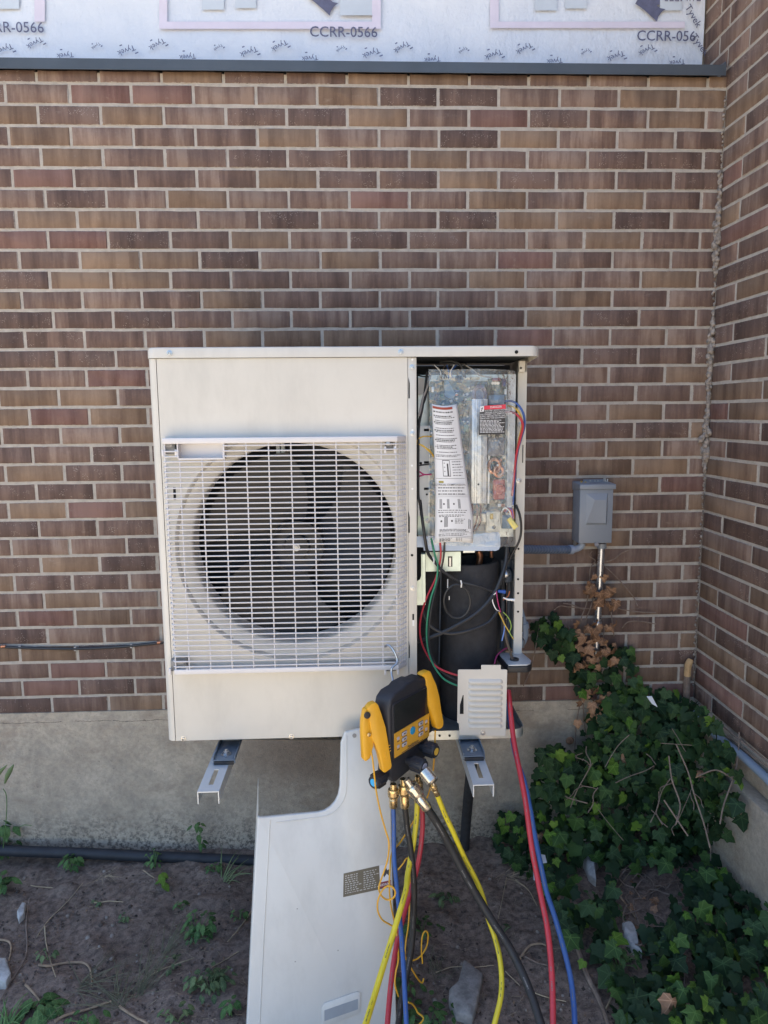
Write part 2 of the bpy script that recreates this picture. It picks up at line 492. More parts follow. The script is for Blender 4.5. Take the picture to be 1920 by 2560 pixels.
# the wing's footing steps out under the bricks
mb.box((XC - 0.05, -3.6, -0.75), (XC + 0.2, -0.02, -0.12))
mb.box((XC - 0.006, -3.6, -0.12), (XC + 0.2, -0.02, -0.003))
o = mb.build('concrete_footing', CONC, None, bevel=0.008)
tag(o, 'stepped concrete footing under the side wall, half hidden by ivy', 'footing')

# mortar bead with dead ivy roots up the inner corner
mb = MB()
z = 0.05
while z < 2.15:
    lump = noise.noise(Vector((0, 3.7, z * 4)))
    amp = 0.0045 + (0.011 if 0.75 < z < 1.9 else 0.0) * max(0.0, 0.4 + lump)
    n_ = 1 if amp < 0.007 else 3
    for q in range(n_):
        c = Vector((XC - 0.003 - abs(rnd.gauss(0, amp * .6)), -0.003 - abs(rnd.gauss(0, amp * .6)), z + rnd.uniform(-.006, .006)))
        s = amp * rnd.uniform(.5, 1.1)
        mb.lathe([(s * .2, -s * 1.5), (s, -s * .6), (s * .9, s * .5), (s * .2, s * 1.4)], c, (rnd.uniform(-.5, .5), rnd.uniform(-.5, .5), 1), 6)
    z += 0.011
o = mb.build('mortar_bead', pm('root_mortar', (0.25, 0.215, 0.185), .95, var=.55, scale=70, bump=.8), None)
tag(o, 'rough grey mortar bead with dried ivy roots up the inside corner', 'mortar')

# ledge flashing
mb = MB()
xl, xr = -2.6, on(1815, 180, -0.025).x
zf0, zf1 = on(900, 180, -0.025).z, on(900, 153, -0.025).z
mb.prism([(xl, -0.026, zf0), (xl, -0.026, zf1), (xl, YR, zf1 + 0.012), (xl, YR, zf1 + .009), (xl, -0.0225, zf1 - .004), (xl, -0.0225, zf0)], (xr - xl, 0, 0))
mb.add([(xr - .012, -.026, zf1), (xr, -.026, zf1), (xr + .001, -.02, zf1 + .014), (xr - .004, .03, zf1 + .02)], [(0, 1, 2, 3)])
o = mb.build('ledge_flashing', pm('flashing_metal', (0.055, 0.068, 0.085), .45, 0.0, var=.15, scale=6, spec=.5), None)
tag(o, 'dark blue-grey metal flashing along the brick ledge', 'flashing')

# upper wall: house wrap over sheathing
m = N('house_wrap'); p = m.pos()
a = m.noise(p, 5, 5, .6); b = m.noise(m.vmul(p, (1, 1, .5)), 22, 5, .65)
c = m.mix(m.ramp(a, [(.3, 0.), (.7, 1.)]), (0.58, 0.64, 0.74), (0.67, 0.72, 0.80))
m.set(c, 0.42, spec=.5)
m.bump(m.math('ADD', m.math('MULTIPLY', a, 3.), b), .5, .01)
WRAP = m.m
mb = MB()
xw = on(1757, 100, YR - 0.004).x
uw = thing('house_wrap', 'white printed house wrap sheet on the upper wall above the ledge', 'house wrap', (0.0, YR, 2.25))
vs = []; nx, nz = 120, 14
for j in range(nz + 1):
    for i in range(nx + 1):
        x = -2.6 + (xw + 2.6) * i / nx; z = 2.235 + (ZTOP - 2.235) * j / nz
        e = noise.noise(Vector((x * 2.3, 0, z * 3))) * .006 + noise.noise(Vector((x * 9, 4, z * 5))) * .0025
        vs.append((x, YR - 0.006 + e, z))
mb.add(vs, [(j * (nx + 1) + i, j * (nx + 1) + i + 1, (j + 1) * (nx + 1) + i + 1, (j + 1) * (nx + 1) + i) for j in range(nz) for i in range(nx)])
mb.build('sheet', WRAP, uw)
mb = MB()
mb.box((-2.6, YR + .006, 2.15), (XC + .1, YR + .12, ZTOP)).build('sheathing', pm('sheathing', (0.35, 0.27, 0.18), .9, var=.25), uw)
INK = pm('wrap_ink', (0.10, 0.11, 0.19), .6, var=.2, scale=60)
INKS = pm('wrap_ink_faint', (0.14, 0.16, 0.26), .6, var=.3, scale=60)
GREYP = pm('wrap_grey_print', (0.50, 0.57, 0.66), .5, var=.05)
PINKP = pm('wrap_pink_print', (0.63, 0.60, 0.72), .5, var=.05)
TY = YR - 0.0175
def wp(x, y, d=0.0): return on(x, y, TY - d)
ux, uz = Vector((1, 0, 0)), Vector((0, 0, 1))
def wrect(x0, y0, x1, y1, mat, d=0.0):
    q = [wp(x0, y1, d), wp(x1, y1, d), wp(x1, y0, d), wp(x0, y0, d)]
    MB().add(q, [(0, 1, 2, 3)]).build('print', mat, uw)
sz = (wp(953, 80) - wp(765, 80)).length / 5.45
for cx, cy in ((22, 69), (859, 81), (1672, 91)):
    if cx == 1672:
        text('CCRR-056', wp(cx - 6, cy, .002), (1, 0, 0), (0, 0, 1), sz, INK, uw, bold=.004)
    else:
        text('CCRR-0566', wp(cx, cy, .002), (1, 0, 0), (0, 0, 1), sz, INK, uw, bold=.004)
for x0, y0, x1, y1, mm in ((-30, -60, 48, 22, GREYP), (86, -60, 112, 54, PINKP), (398, 54, 952, 72, PINKP), (398, -60, 418, 54, PINKP), (930, -60, 952, 54, PINKP),
                       (505, -60, 560, 24, GREYP), (588, -60, 640, 20, GREYP), (850, -60, 930, 38, GREYP),
                       (1225, 54, 1712, 70, PINKP), (1225, -60, 1247, 54, PINKP), (1337, -60, 1392, 26, GREYP), (1413, -60, 1467, 21, GREYP), (1650, -60, 1704, 26, GREYP)):
    wrect(x0, y0, x1, y1, mm)
for dx, dy in ((770, -15), (1588, 0)):             # the dark pointed shape
    q = [(0, 9), (8, -4), (8, -40), (62, -40), (62, 12), (53, 12), (62, 20), (76, 23), (65, 31), (58, 42), (54, 54), (36, 37), (16, 20)]
    MB().add([wp(dx + a, dy + b, .001) for a, b in q][::-1], [tuple(range(len(q)))]).build('print', INK, uw)
for x0, x1 in ((1662, 1670), (1674, 1684), (1687, 1698), (1701, 1705), (1717, 1719), (1724, 1726), (1733, 1735), (1742, 1752)):   # feet of cut-off letters
    wrect(x0, -6, x1, 3, INKS, .002)
k = 0
for i in range(-3, 26):                            # the small upside-down repeat print
    x = 10 + i * 76.5; j = i % 4
    y = (122, 106, 136, 112)[j] + x * 0.0115
    if x > 1745: break
    a = math.radians(200 + (0, 8, -14, 12)[j])
    big = (1.0, .95, .9, .55)[j]
    d1 = Vector((math.cos(a), 0, math.sin(a))); d2 = Vector((-math.sin(a), 0, math.cos(a)))
    text('Tyvek', wp(x, y, .002), d1, d2, 0.026 * big, INK, uw, bold=.003)
    for q0, q1, w_ in ((-.012, .014, .009), (.030, -.013, .012)):
        c0 = wp(x, y, .002) - d1 * q0 * big * 1.0 - d2 * q1 * big * 1.5
        MB().add([c0 - d1 * w_ * .5 * big - d2 * .002, c0 + d1 * w_ * .5 * big - d2 * .002, c0 + d1 * w_ * .5 * big + d2 * .002, c0 - d1 * w_ * .5 * big + d2 * .002], [(0, 1, 2, 3)]).build('print', INKS, uw)
for x, y, a in ((1733, 40, -55), (1750, 112, -50)):
    a = math.radians(a)
    text('Tyvek', wp(x, y, .002), (math.cos(a), 0, math.sin(a)), (-math.sin(a), 0, math.cos(a)), 0.034, INK, uw, bold=.003)

# roof over the house, out of sight above: it throws the shade that the wall stands in
mb = MB()
mb.box((-2.9, YR - 0.30, ZTOP), (XC + 3.0, 6.0, ZTOP + 0.16))
o = mb.build('roof_eave', pm('eave_paint', (0.62, 0.60, 0.56), .6), None, bevel=.01)
tag(o, 'pale roof eave over the wrapped upper wall', 'roof')
hsw = thing('house_shell', 'brown outer walls of the house turned away from view', 'wall', (XC, 3.0, -.7))
for q0, q1 in (((XC + .1, -3.6, -0.7), (XC + 3.0, -3.5, ZTOP)), ((-2.6, 5.9, -.7), (XC + 3, 6.0, ZTOP)), ((-2.6, .1, -.7), (-2.5, 5.9, ZTOP))):
    MB().box(q0, q1).build('wall', pm('far_brick', (0.19, 0.125, 0.10), .9, var=.3), hsw)
# ================================================================== outdoor unit on its wall brackets
YF = -0.60                                     # front face
X0 = on(366, 868, YF).x; X1 = on(1350, 868, YF).x
ZT = 1.262; ZL = on(700, 894, YF).z; ZB = 0.168
XP = on(1020, 1300, YF).x; XQ = on(1042, 1300, YF).x
YB = -0.27
BEIGE = pm('beige_enamel', (0.57, 0.552, 0.505), .36, var=.05, scale=4, bump=.04, bscale=700, dirt=.20)
GRILLE = pm('grille_plastic', (0.60, 0.59, 0.605), .42, var=.03)
GALV = pm('galvanised', (0.56, 0.60, 0.60), .33, .85, var=.16, scale=30, bump=.05)
GALVM = pm('galvanised_mint', (0.60, 0.69, 0.62), .38, .45, var=.10, scale=24)
STEEL = pm('zinc_screw', (0.42, 0.44, 0.47), .28, .9, var=.1)
BLACK = pm('black_plastic', (0.018, 0.019, 0.022), .5, var=.2)
CABLE = pm('black_cable', (0.022, 0.024, 0.028), .45, var=.2)
FOAM = pm('black_insulation', (0.030, 0.030, 0.033), .85, var=.25, scale=40, bump=.4, bscale=400)
DARKM = pm('dark_inside', (0.050, 0.060, 0.075), .7, var=.25)
FANG = pm('fan_grey', (0.014, 0.015, 0.018), .5, var=.12)
COPPER = pm('copper', (0.52, 0.24, 0.14), .35, .9, var=.2)
HOLE = pm('dark_hole', (0.008, 0.008, 0.009), .9, var=.1)
RED = pm('red_insulation', (0.45, 0.03, 0.05), .4, var=.1)
GREEN = pm('green_insulation', (0.02, 0.23, 0.13), .4, var=.1)
BLUE = pm('blue_insulation', (0.03, 0.10, 0.36), .4, var=.1)
YEL = pm('yellow_insulation', (0.62, 0.40, 0.05), .4, var=.1)
WHITE = pm('white_insulation', (0.75, 0.75, 0.74), .4, var=.05)
BROWN = pm('brown_cable', (0.085, 0.065, 0.050), .6, var=.2)
ORANGE = pm('orange_wire', (0.42, 0.12, 0.04), .5, var=.2)
MAG = pm('magenta_wire', (0.36, 0.03, 0.14), .45, var=.1)

U = thing('outdoor_unit', 'beige air conditioner outdoor unit with open service side, on wall brackets', 'outdoor unit', ((X0 + X1) / 2, -0.43, ZB))

def screw(x, y, Y, parent, r=.0062):
    c = on(x, y, Y)
    o = MB().lathe([(r * 1.25, 0), (r * 1.25, .0012), (r * .8, .0014), (r * .72, .0045), (r * .45, .0048), (r * .40, .0025)], c, (0, -1, 0), 14).build('screw', STEEL, parent)
    return o
def hole(x, y, Y, parent, r=.004, name='hole'):
    return MB().lathe([(r, 0), (r, .0012)], on(x, y, Y), (0, -1, 0), 12).build(name, HOLE, parent)
def rect_px(x0, y0, x1, y1, Y, t=.0015):
    a, b = on(x0, y1, Y), on(x1, y0, Y)
    return MB().box((a.x, Y, a.z), (b.x, Y + t, b.z))
def poly_px(pts, Y, t=.0015):
    return MB().prism([on(x, y, Y) for x, y in pts], (0, t, 0))

# lid: folded sheet with rounded corners, open below
def rrect(x0, y0, x1, y1, r, n=5):
    out = []
    for cx, cy, a0 in ((x1 - r, y0 + r, -90), (x1 - r, y1 - r, 0), (x0 + r, y1 - r, 90), (x0 + r, y0 + r, 180)):
        for i in range(n + 1):
            a = math.radians(a0 + 90 * i / n); out.append((cx + r * math.cos(a), cy + r * math.sin(a)))
    return out
lo = rrect(X0 - .002, YF - .006, X1, YB + .005, .026)
li = rrect(X0 - .0005, YF - .0045, X1 - .0015, YB + .0035, .0245)
def zb(x, y):
    return ZL - (0.022 * max(0, min(1, (y - YF - .02) / .13)) if x > X1 - .02 else 0)
mb = MB(); n = len(lo)
rings = [[(x, y, zb(x, y)) for x, y in li], [(x, y, zb(x, y)) for x, y in lo], [(x, y, ZT - .008) for x, y in lo],
         [(x * .996 + .004 * (X0 + X1) / 2, y * .99 - .0043, ZT - .002) for x, y in lo], [(x * .985 + .015 * (X0 + X1) / 2, y * .96 - .0172, ZT) for x, y in lo]]
mb.loft(rings, True, False)
b = len(mb.v)
mb.add(rings[-1], [tuple(range(n))])
mb.add([(x, y, ZL + .012) for x, y in li], [tuple(range(n - 1, -1, -1))])
mb.loft([[(x, y, zb(x, y)) for x, y in li], [(x, y, ZL + .012) for x, y in li]], True, False)
lid = mb.build('lid', BEIGE, U, ang=30)
for x, y in ((424, 883), (1002, 880)): screw(x, y, YF - .006, lid)
hole(1291, 880, YF - .0062, lid, .0048, 'screw_hole')
mb = MB().box((XQ + .004, YF + .012, ZL + .004), (X1 - .012, YB - .01, ZL + .0105)).build('lid_insulation', DARKM, U)

# side panel with the rounded front-left corner
rc = .020; arc = [(X0 + rc - rc * math.sin(math.radians(a)), YF + rc - rc * math.cos(math.radians(a))) for a in range(0, 91, 15)]
out = [(X0 + .0225, YF)] + arc + [(X0, YB)]
inn = [(X0 + .0225, YF + .0018)] + [(x + .0018, y + .0018) for x, y in arc] + [(X0 + .0018, YB)]
mb = MB(); poly = out + inn[::-1]
mb.prism([(x, y, ZB) for x, y in poly], (0, 0, ZL - ZB - .001)).build('side_panel', BEIGE, U, ang=30)

# front panel with the round fan opening
CF = on(738, 1361, YF + .03)
RH = (on(993, 1361, YF + .03) - on(484, 1361, YF + .03)).length / 2
RO = RH + .032
xa, xb, za, zc_ = X0 + .0242, XP, ZB, ZL - .001
angs = sorted([2 * PI * i / 96 for i in range(96)] + [math.atan2(z - CF.z, x - CF.x) % (2 * PI) for x in (xa, xb) for z in (za, zc_)])
def edge(a):
    c, s = math.cos(a), math.sin(a); t = 9
    if c > 1e-6: t = min(t, (xb - CF.x) / c)
    if c < -1e-6: t = min(t, (xa - CF.x) / c)
    if s > 1e-6: t = min(t, (zc_ - CF.z) / s)
    if s < -1e-6: t = min(t, (za - CF.z) / s)
    return t
def ring(r, y): return [(CF.x + r * math.cos(a), y, CF.z + r * math.sin(a)) for a in angs]
GT, GBm, GL_ = on(700, 1096, YF - .034).z - .004, on(700, 1676, YF - .034).z + .004, on(405, 1100, YF - .03).x + .004
def ROF(a):
    t = min(RH + .042, edge(a) - .003); c, s = math.cos(a), math.sin(a)
    if s > 1e-6: t = min(t, (GT - CF.z) / s)
    if s < -1e-6: t = min(t, (GBm - CF.z) / s)
    if c < -1e-6: t = min(t, (GL_ - CF.x) / c)
    return max(t, RH + .004)
def ringo(d, y): return [(CF.x + max(RH, ROF(a) - d) * math.cos(a), y, CF.z + max(RH, ROF(a) - d) * math.sin(a)) for a in angs]
mb = MB()
mb.loft([[(CF.x + edge(a) * math.cos(a), YF + .014, CF.z + edge(a) * math.sin(a)) for a in angs],
         [(CF.x + edge(a) * math.cos(a), YF, CF.z + edge(a) * math.sin(a)) for a in angs], ringo(0, YF)], True, False)
fp = mb.build('front_panel', BEIGE, U, ang=40)
mb = MB()
mb.loft([ringo(0, YF), ringo(.004, YF + .004), ringo(.008, YF + .014), ringo(.016, YF + .016), ringo(.026, YF + .022), ringo(.036, YF + .028), ring(RH + .001, YF + .032), ring(RH, YF + .05), ring(RH, YF + .11)], True, False)
mb.build('bell_mouth', BEIGE, fp, ang=50)
for x, y in ((459, 1846), (729, 1841)): screw(x, y, YF, fp)
rect_px(434, 1218, 439, 1250, YF - .0006, .0006).build('slot', HOLE, fp)

# centre post
cp = MB().box((XP + .001, YF + .0015, ZB), (XQ, YF + .02, ZL - .001)).build('centre_post', BEIGE, U, bevel=.0008)
for x, y in ((1030, 918), (1031, 1084), (1032, 1470)): screw(x, y, YF + .0015, cp, .006)
for x, y in ((1031, 899), (1031, 1075), (1031, 1222), (1030, 1164)): MB().lathe([(.003, 0), (.003, .001)], on(x, y, YF + .0015), (0, -1, 0), 10).build('rivet', WHITE, cp)
hole(1030, 1388, YF + .0015, cp, .0036)
rect_px(1031, 1535, 1035, 1550, YF + .0008, .001).build('slot', HOLE, cp)
rect_px(1031, 1551, 1036, 1565, YF + .0008, .001).build('tab', WHITE, cp)
for a, b in ((943, 996), (1278, 1332), (1600, 1645)):
    poly_px([(1021, a), (1023, a + 8), (1024.5, a + 16), (1024.5, b), (1021, b)], YF + .0008, .0008).build('slot', HOLE, cp)

# grille
G = MB()
g0 = on(405, 1100, YF - .03).x; g1 = on(993, 1100, YF - .032).x; g2 = on(1014, 1100, YF - .002).x
zt_, zb_ = on(700, 1093, YF - .034).z, on(700, 1681, YF - .034).z
YG = YF - .034
hT, hB = (zt_ - on(700, 1107, YF - .034).z), (on(700, 1669, YF - .034).z - zb_)
def gframe(z0, z1, d):
    pl = [(g0 - .001, YF - .001), (g0 + .002, YG - d), (g1, YG - d), (g2 + .001, YF - .001)]
    return MB().prism([(x, y, z0) for x, y in pl], (0, 0, z1 - z0))
gr = gframe(zt_ - hT, zt_, .003).build('grille', GRILLE, U, bevel=.0015)
gframe(zb_, zb_ + hB, .0012).build('bottom_rail', GRILLE, gr, bevel=.0015)
nb = 43
npl0, npl1 = on(446, 1120, YG).x, on(556, 1120, YG).x
bar_z = [on(700, 1113 + (1662 - 1113) * i / (nb - 1), YG).z for i in range(nb)]
def hbar(x0, z, left=True):
    pts = ([(g0, YF - .002, z), (g0 + .001, YG + .006, z), (g0 + .006, YG, z)] if left else [(x0, YG, z)]) + [(g1 - .004, YG, z), (g1 + .001, YG + .002, z), (g2, YF - .003, z)]
    return MB().tube(pts, .0021, 6)
for i, z in enumerate(bar_z):
    if i < 3: hbar(npl1, z, False).build('horizontal_bar', GRILLE, gr)
    else: hbar(0, z).build('horizontal_bar', GRILLE, gr)
for z in bar_z[1:3]:
    MB().tube([(g0, YF - .002, z), (g0 + .006, YG, z), (npl0, YG, z)], .002, 6).build('horizontal_bar', GRILLE, gr)
vb = [410 + 1, 447, 503, 559, 615, 671, 727, 784, 840, 897, 953, 990]
for k, x in enumerate(vb):
    X = on(x, 1120, YG).x
    top = zt_ - hT + .001 if not (446 <= x < 556) else on(700, 1146, YG).z
    MB().tube([(X, YG + .0026, top), (X, YG + .0026, zb_ + hB - .001)], .0019, 6).build('vertical_bar', GRILLE, gr)
for t in (.2, .45, .7, .92):
    X, Y = g1 + (g2 - g1) * t, YG + (YF - YG) * t
    MB().tube([(X + .001, Y + .002, zt_ - hT), (X + .001, Y + .002, zb_ + hB)], .0014, 6).build('vertical_bar', GRILLE, gr)
a, b = on(446, 1146, YG), on(556, 1106, YG)
mb = MB()
mb.box((a.x, YG + .030, a.z), (b.x, YG + .0315, b.z)).box((a.x, YG - .001, a.z - .004), (b.x, YG + .030, a.z)).box((a.x - .003, YG, a.z), (a.x, YG + .030, b.z)).box((b.x, YG - .0005, a.z - .003), (b.x + .004, YG + .030, b.z))
mb.build('name_plate_recess', GRILLE, gr)
CLIP = pm('grey_clip', (0.20, 0.20, 0.20), .5)
for x0, y0, x1, y1 in ((415, 1104, 442, 1134), (962, 1104, 982, 1126), (432, 1642, 470, 1672), (962, 1648, 990, 1672)):
    a, b = on(x0, y1, YF), on(x1, y0, YF)
    MB().box((a.x, YF - .022, a.z), (b.x, YF - .001, b.z)).box((a.x + .003, YF - .028, (a.z + b.z) / 2), (b.x - .004, YF - .022, b.z)).build('clip', CLIP, gr, bevel=.003)
    for xx in (a.x - .003, b.x + .001):
        MB().box((xx, YG + .001, a.z - .006), (xx + .006, YG + .010, a.z + .012)).build('clip_post', GRILLE, gr, bevel=.001)
screw(970, 1108, YF - .0285, gr, .004)

# fan
FH = on(744, 1363, -.50)
mb = MB().lathe([(.002, -.036), (.034, -.036), (.036, -.033), (.038, -.022), (.050, -.020), (.066, -.024), (.072, -.030), (.075, -.030), (.077, -.02), (.077, .05)], FH, (0, 1, 0), 40)
fan = mb.build('fan', FANG, U, ang=35)
MB().lathe([(.010, -.040), (.010, -.036)], FH, (0, 1, 0), 20).lathe([(.0065, -.047), (.0065, -.040)], FH, (0, 1, 0), 6).build('shaft_nut', STEEL, fan)
for kb in range(3):
    th0 = math.radians(-58 + 120 * kb)
    rows = []
    for i in range(11):
        t = i / 10; r = .074 + (RH - .012 - .074) * t
        row = []
        for j in range(13):
            s = j / 12
            a = th0 + math.radians(10 + 22 * t ** 1.5) + s * math.radians(92 - 6 * t)
            y = -.018 + (.075 - .02 * t) * s + .012 * math.sin(PI * s)
            row.append((FH.x + r * math.cos(a), FH.y + y, FH.z + r * math.sin(a)))
        rows.append(row)
    mb = MB()
    mb.add([p for row in rows for p in row], [(i * 13 + j, i * 13 + j + 1, (i + 1) * 13 + j + 1, (i + 1) * 13 + j) for i in range(10) for j in range(12)])
    mb.build('blade', FANG, fan, ang=60)
mm = MB()
for x in (697, 709):
    p = on(x, 1180, -.405); mm.box((p.x - .005, -.41, ZB + .02), (p.x + .005, -.39, ZL - .01))
mm.build('motor_rail', GALV, U)
MB().lathe([(.06, 0), (.062, .01), (.062, .07)], (FH.x, -.44, FH.z), (0, 1, 0), 24).build('fan_motor', DARKM, U)
m = N('coil_fins'); p = m.pos(); s = m.n('SeparateXYZ'); m.l(p, s.inputs[0])
fz = m.math('FRACT', m.math('MULTIPLY', s.outputs[2], 45.0)); fx = m.math('FRACT', m.math('MULTIPLY', s.outputs[0], 420.0))
c = m.mix(m.ramp(fx, [(.4, 0.), (.6, 1.)]), (.016, .017, .020), (.050, .052, .058))
c = m.mix(m.ramp(fz, [(.42, .5), (.5, 0.)]), c, (.02, .02, .022))
m.set(c, .5, metal=.3); COIL = m.m
MB().box((X0 + .004, -.315, ZB + .02), (XP, -.285, ZL - .004)).build('coil', COIL, U)
MB().box((XP + .004, -.285, ZB + .02), (XP + .006, YF + .021, ZL - .004)).build('partition', GALV, U)
MB().box((XP + .006, -.30, ZB + .02), (X1 - .016, -.285, ZL - .004)).build('rear_panel', DARKM, U)

# base pan with rolled lip
pp = [(XQ - .002, YF + .003), (XQ + .001, YF + .003)] + rrect(X0 + .003, YF + .003, X1 - .018, YB, .03, 4)
pi_ = [(XQ - .002, YF + .006), (XQ + .001, YF + .006)] + rrect(X0 + .006, YF + .006, X1 - .021, YB - .003, .027, 4)
n = len(pp); zt2 = ZB + .008
mb = MB()
mb.loft([[(x, y, ZB - (.019 if x > XQ else -.003)) for x, y in pp], [(x, y, zt2) for x, y in pp], [(x, y, zt2) for x, y in pi_], [(x, y, ZB - (.010 if x > XQ else -.005)) for x, y in pi_]], True, True)
base = mb.build('base_pan', GALV, U, ang=40)
for x, y in ((1099, 1839), (1124, 1839)): hole(x, y, YF + .0022, base, .0035)

# right rear side panel: its front flange is the pale post
YS = -0.475
ra, rb_ = on(1290, 1280, YS).x, on(1311, 1280, YS).x
zr0, zr1 = on(1300, 1634, YS).z, on(1300, 929, YS).z
sp = MB().box((ra, YS, zr0), (rb_, YS + .0016, zr1)).box((rb_ - .0016, YS + .0016, zr0), (rb_, YB, zr1 + .03)).box((ra, YS + .0016, zr0), (ra + .0016, YS + .014, zr1)).build('rear_side_panel', BEIGE, U)
for x, y in ((1291, 1372), (1290, 1448), (1290, 1483), (1290, 1529)): hole(x + 5, y, YS, sp, .0034)
for x, y in ((1301, 1062), (1297, 1202)): screw(x, y, YS, sp, .007)
for a, b in ((1112, 1157), (1542, 1580)):
    rect_px(1305.5, a, 1308.5, b, YS - .0006, .0006).build('slot', HOLE, sp)
tb = rect_px(1298, 902, 1314, 930, YS - .02, .02).build('corner_tab', BEIGE, U, bevel=.001)
hole(1302, 920, YS - .0205, tb, .003)

# ---------------------------------------------------------------- control box
BX = thing  # (alias unused)
cb = rect_px(1046, 936, 1290, 1345, -.455, .002).build('control_box', GALV, U)
rect_px(1044, 1064, 1074, 1290, -.50, .0015).build('mounting_plate', pm('plate_grey', (0.62, 0.64, 0.66), .45, .3, var=.06), U)
for y in (1075, 1156, 1222):
    rect_px(1060, y - 3, 1073, y + 3, -.5012, .001).build('slot', HOLE, cb)
hole(1067, 1236, -.5012, cb, .003); hole(1052, 1158, -.5012, cb, .004)
rect_px(1044, 1280, 1074, 1338, -.495, .0015).build('mounting_plate', GALVM, U)
screw(1069, 1302, -.4965, cb, .006)
rect_px(1046, 945, 1060, 985, -.48, .001).build('bright_plate', pm('plate_white', (0.75, 0.75, 0.75), .4, var=.05), U)
rect_px(1266, 936, 1290, 1275, -.47, .0015).build('mounting_plate', pm('plate_pale', (0.68, 0.72, 0.74), .45, .2, var=.05), U)

m = N('circuit_board'); p = m.pos()
a = m.noise(p, 160, 3, .6); v = m.n('TexVoronoi', feature='F1', distance='MANHATTAN'); v.inputs['Scale'].default_value = 210; m.l(p, v.inputs['Vector'])
c = m.mix(m.ramp(a, [(.45, 0.), (.55, 1.)]), (.020, .055, .040), (.045, .10, .075))
c = m.mix(m.ramp(v.outputs[0], [(.12, 1.), (.18, 0.)]), c, (.42, .45, .38))
wn = m.n('SeparateColor'); m.l(v.outputs['Color'], wn.inputs[0])
c = m.mix(m.math('GREATER_THAN', wn.outputs[0], .78), c, (.012, .016, .015))
m.set(c, .4); PCB = m.m
pcb = rect_px(1072, 952, 1266, 1292, -.487, .0016).build('circuit_board', PCB, U)
def comp(name, x0, y0, x1, y1, Y, d, mat, bev=.001):
    a, b = on(x0, y1, Y), on(x1, y0, Y)
    return MB().box((a.x, Y, a.z), (b.x, Y + d, b.z)).build(name, mat, pcb, bevel=bev)
CHIP = pm('chip_black', (0.02, 0.02, 0.022), .4); IVORY = pm('ivory_plastic', (0.62, 0.58, 0.47), .45, var=.06)
ALU = pm('aluminium', (0.62, 0.65, 0.70), .35, .7, var=.05, scale=40)
BLUEC = pm('blue_part', (0.05, 0.12, 0.27), .4); BLUEF = pm('blue_sleeve', (0.10, 0.22, 0.34), .45, var=.2)
hs = rect_px(1178, 997, 1219, 1259, -.535, .045).build('heat_sink', ALU, pcb, bevel=.0008)
for x in (1186, 1192, 1203, 1206): rect_px(x, 998, x + 1.6, 1258, -.5354, .001).build('groove', CHIP, hs)
rect_px(1219, 1030, 1226, 1259, -.505, .012).build('heat_sink_fin', ALU, pcb)
hole(1196, 1211, -.5356, hs, .003, 'rivet')
for x0, x1 in ((1095, 1137), (1158, 1176), (1178, 1200)): comp('connector', x0, 943, x1, 949, -.505, .02, IVORY)
comp('connector', 1142, 938, 1155, 957, -.505, .02, CHIP)
comp('small_board', 1219, 946, 1264, 985, -.512, .006, PCB)
comp('relay', 1231, 944, 1252, 953, -.520, .012, pm('dark_red_part', (.16, .015, .025), .4))
comp('relay', 1256, 946, 1265, 965, -.522, .014, pm('navy_part', (.03, .04, .16), .35))
for x in (1231, 1238, 1245): MB().lathe([(.0042, 0), (.0042, .004), (.002, .004), (.002, .002)], on(x, 958, -.512), (0, -1, 0), 14).build('dial', WHITE, pcb)
comp('chip', 1227, 977, 1240, 985, -.516, .004, CHIP)
comp('connector', 1262, 972, 1267, 986, -.52, .01, WHITE)
for x0, y0, x1, y1 in ((1089, 958, 1097, 978), (1091, 981, 1096, 1004), (1150, 1024, 1160, 1038), (1085, 988, 1090, 1008), (1100, 985, 1110, 993), (1160, 1062, 1172, 1080), (1158, 1120, 1168, 1136), (1165, 1180, 1175, 1200), (1150, 965, 1166, 975)):
    comp('chip', x0, y0, x1, y1, -.493, .006, rnd.choice([CHIP, CHIP, pm('green_part', (.03, .16, .08), .4)]))
for x, y, r in ((1140, 986, 3.6), (1158, 987, 3), (1167, 986, 3.8), (1127, 1003, 4.3), (1141, 997, 3.6), (1163, 998, 2.6), (1107, 1010, 3.2), (1171, 970, 2.8), (1178, 977, 2.4), (1159, 1012, 1.8), (1158, 1054, 2.6), (1168, 1054, 2.2), (1168, 1042, 2.2), (1170, 1130, 2)):
    R_ = r * .00106
    MB().lathe([(R_, 0), (R_, .010), (R_ * .8, .0115)], on(x, y, -.487), (0, -1, 0), 12).build('capacitor', WHITE, pcb)
MB().prism([on(x, y, -.50) for x, y in ((1110, 950), (1118, 948), (1139, 985), (1132, 1000), (1112, 990))], (0, .004, 0)).build('blue_sleeve', BLUEF, pcb)
mb = MB().tube(pxpath([(1186, 1000, -.505), (1186, 978, -.505), (1199, 966, -.505), (1212, 978, -.505), (1212, 1000, -.505)]), .0055, 8)
mb.build('loop_sleeve', pm('mauve_sleeve', (.16, .14, .21), .5), pcb)
rect_px(1190, 972, 1209, 998, -.499, .004).build('blue_sleeve', BLUEC, pcb)
rect_px(1222, 986, 1262, 1012, -.505, .01).build('blue_sleeve', BLUEF, pcb, bevel=.003)
comp('filter_block', 1220, 1094, 1262, 1140, -.53, .035, pm('block_grey', (.10, .105, .125), .5), .003)
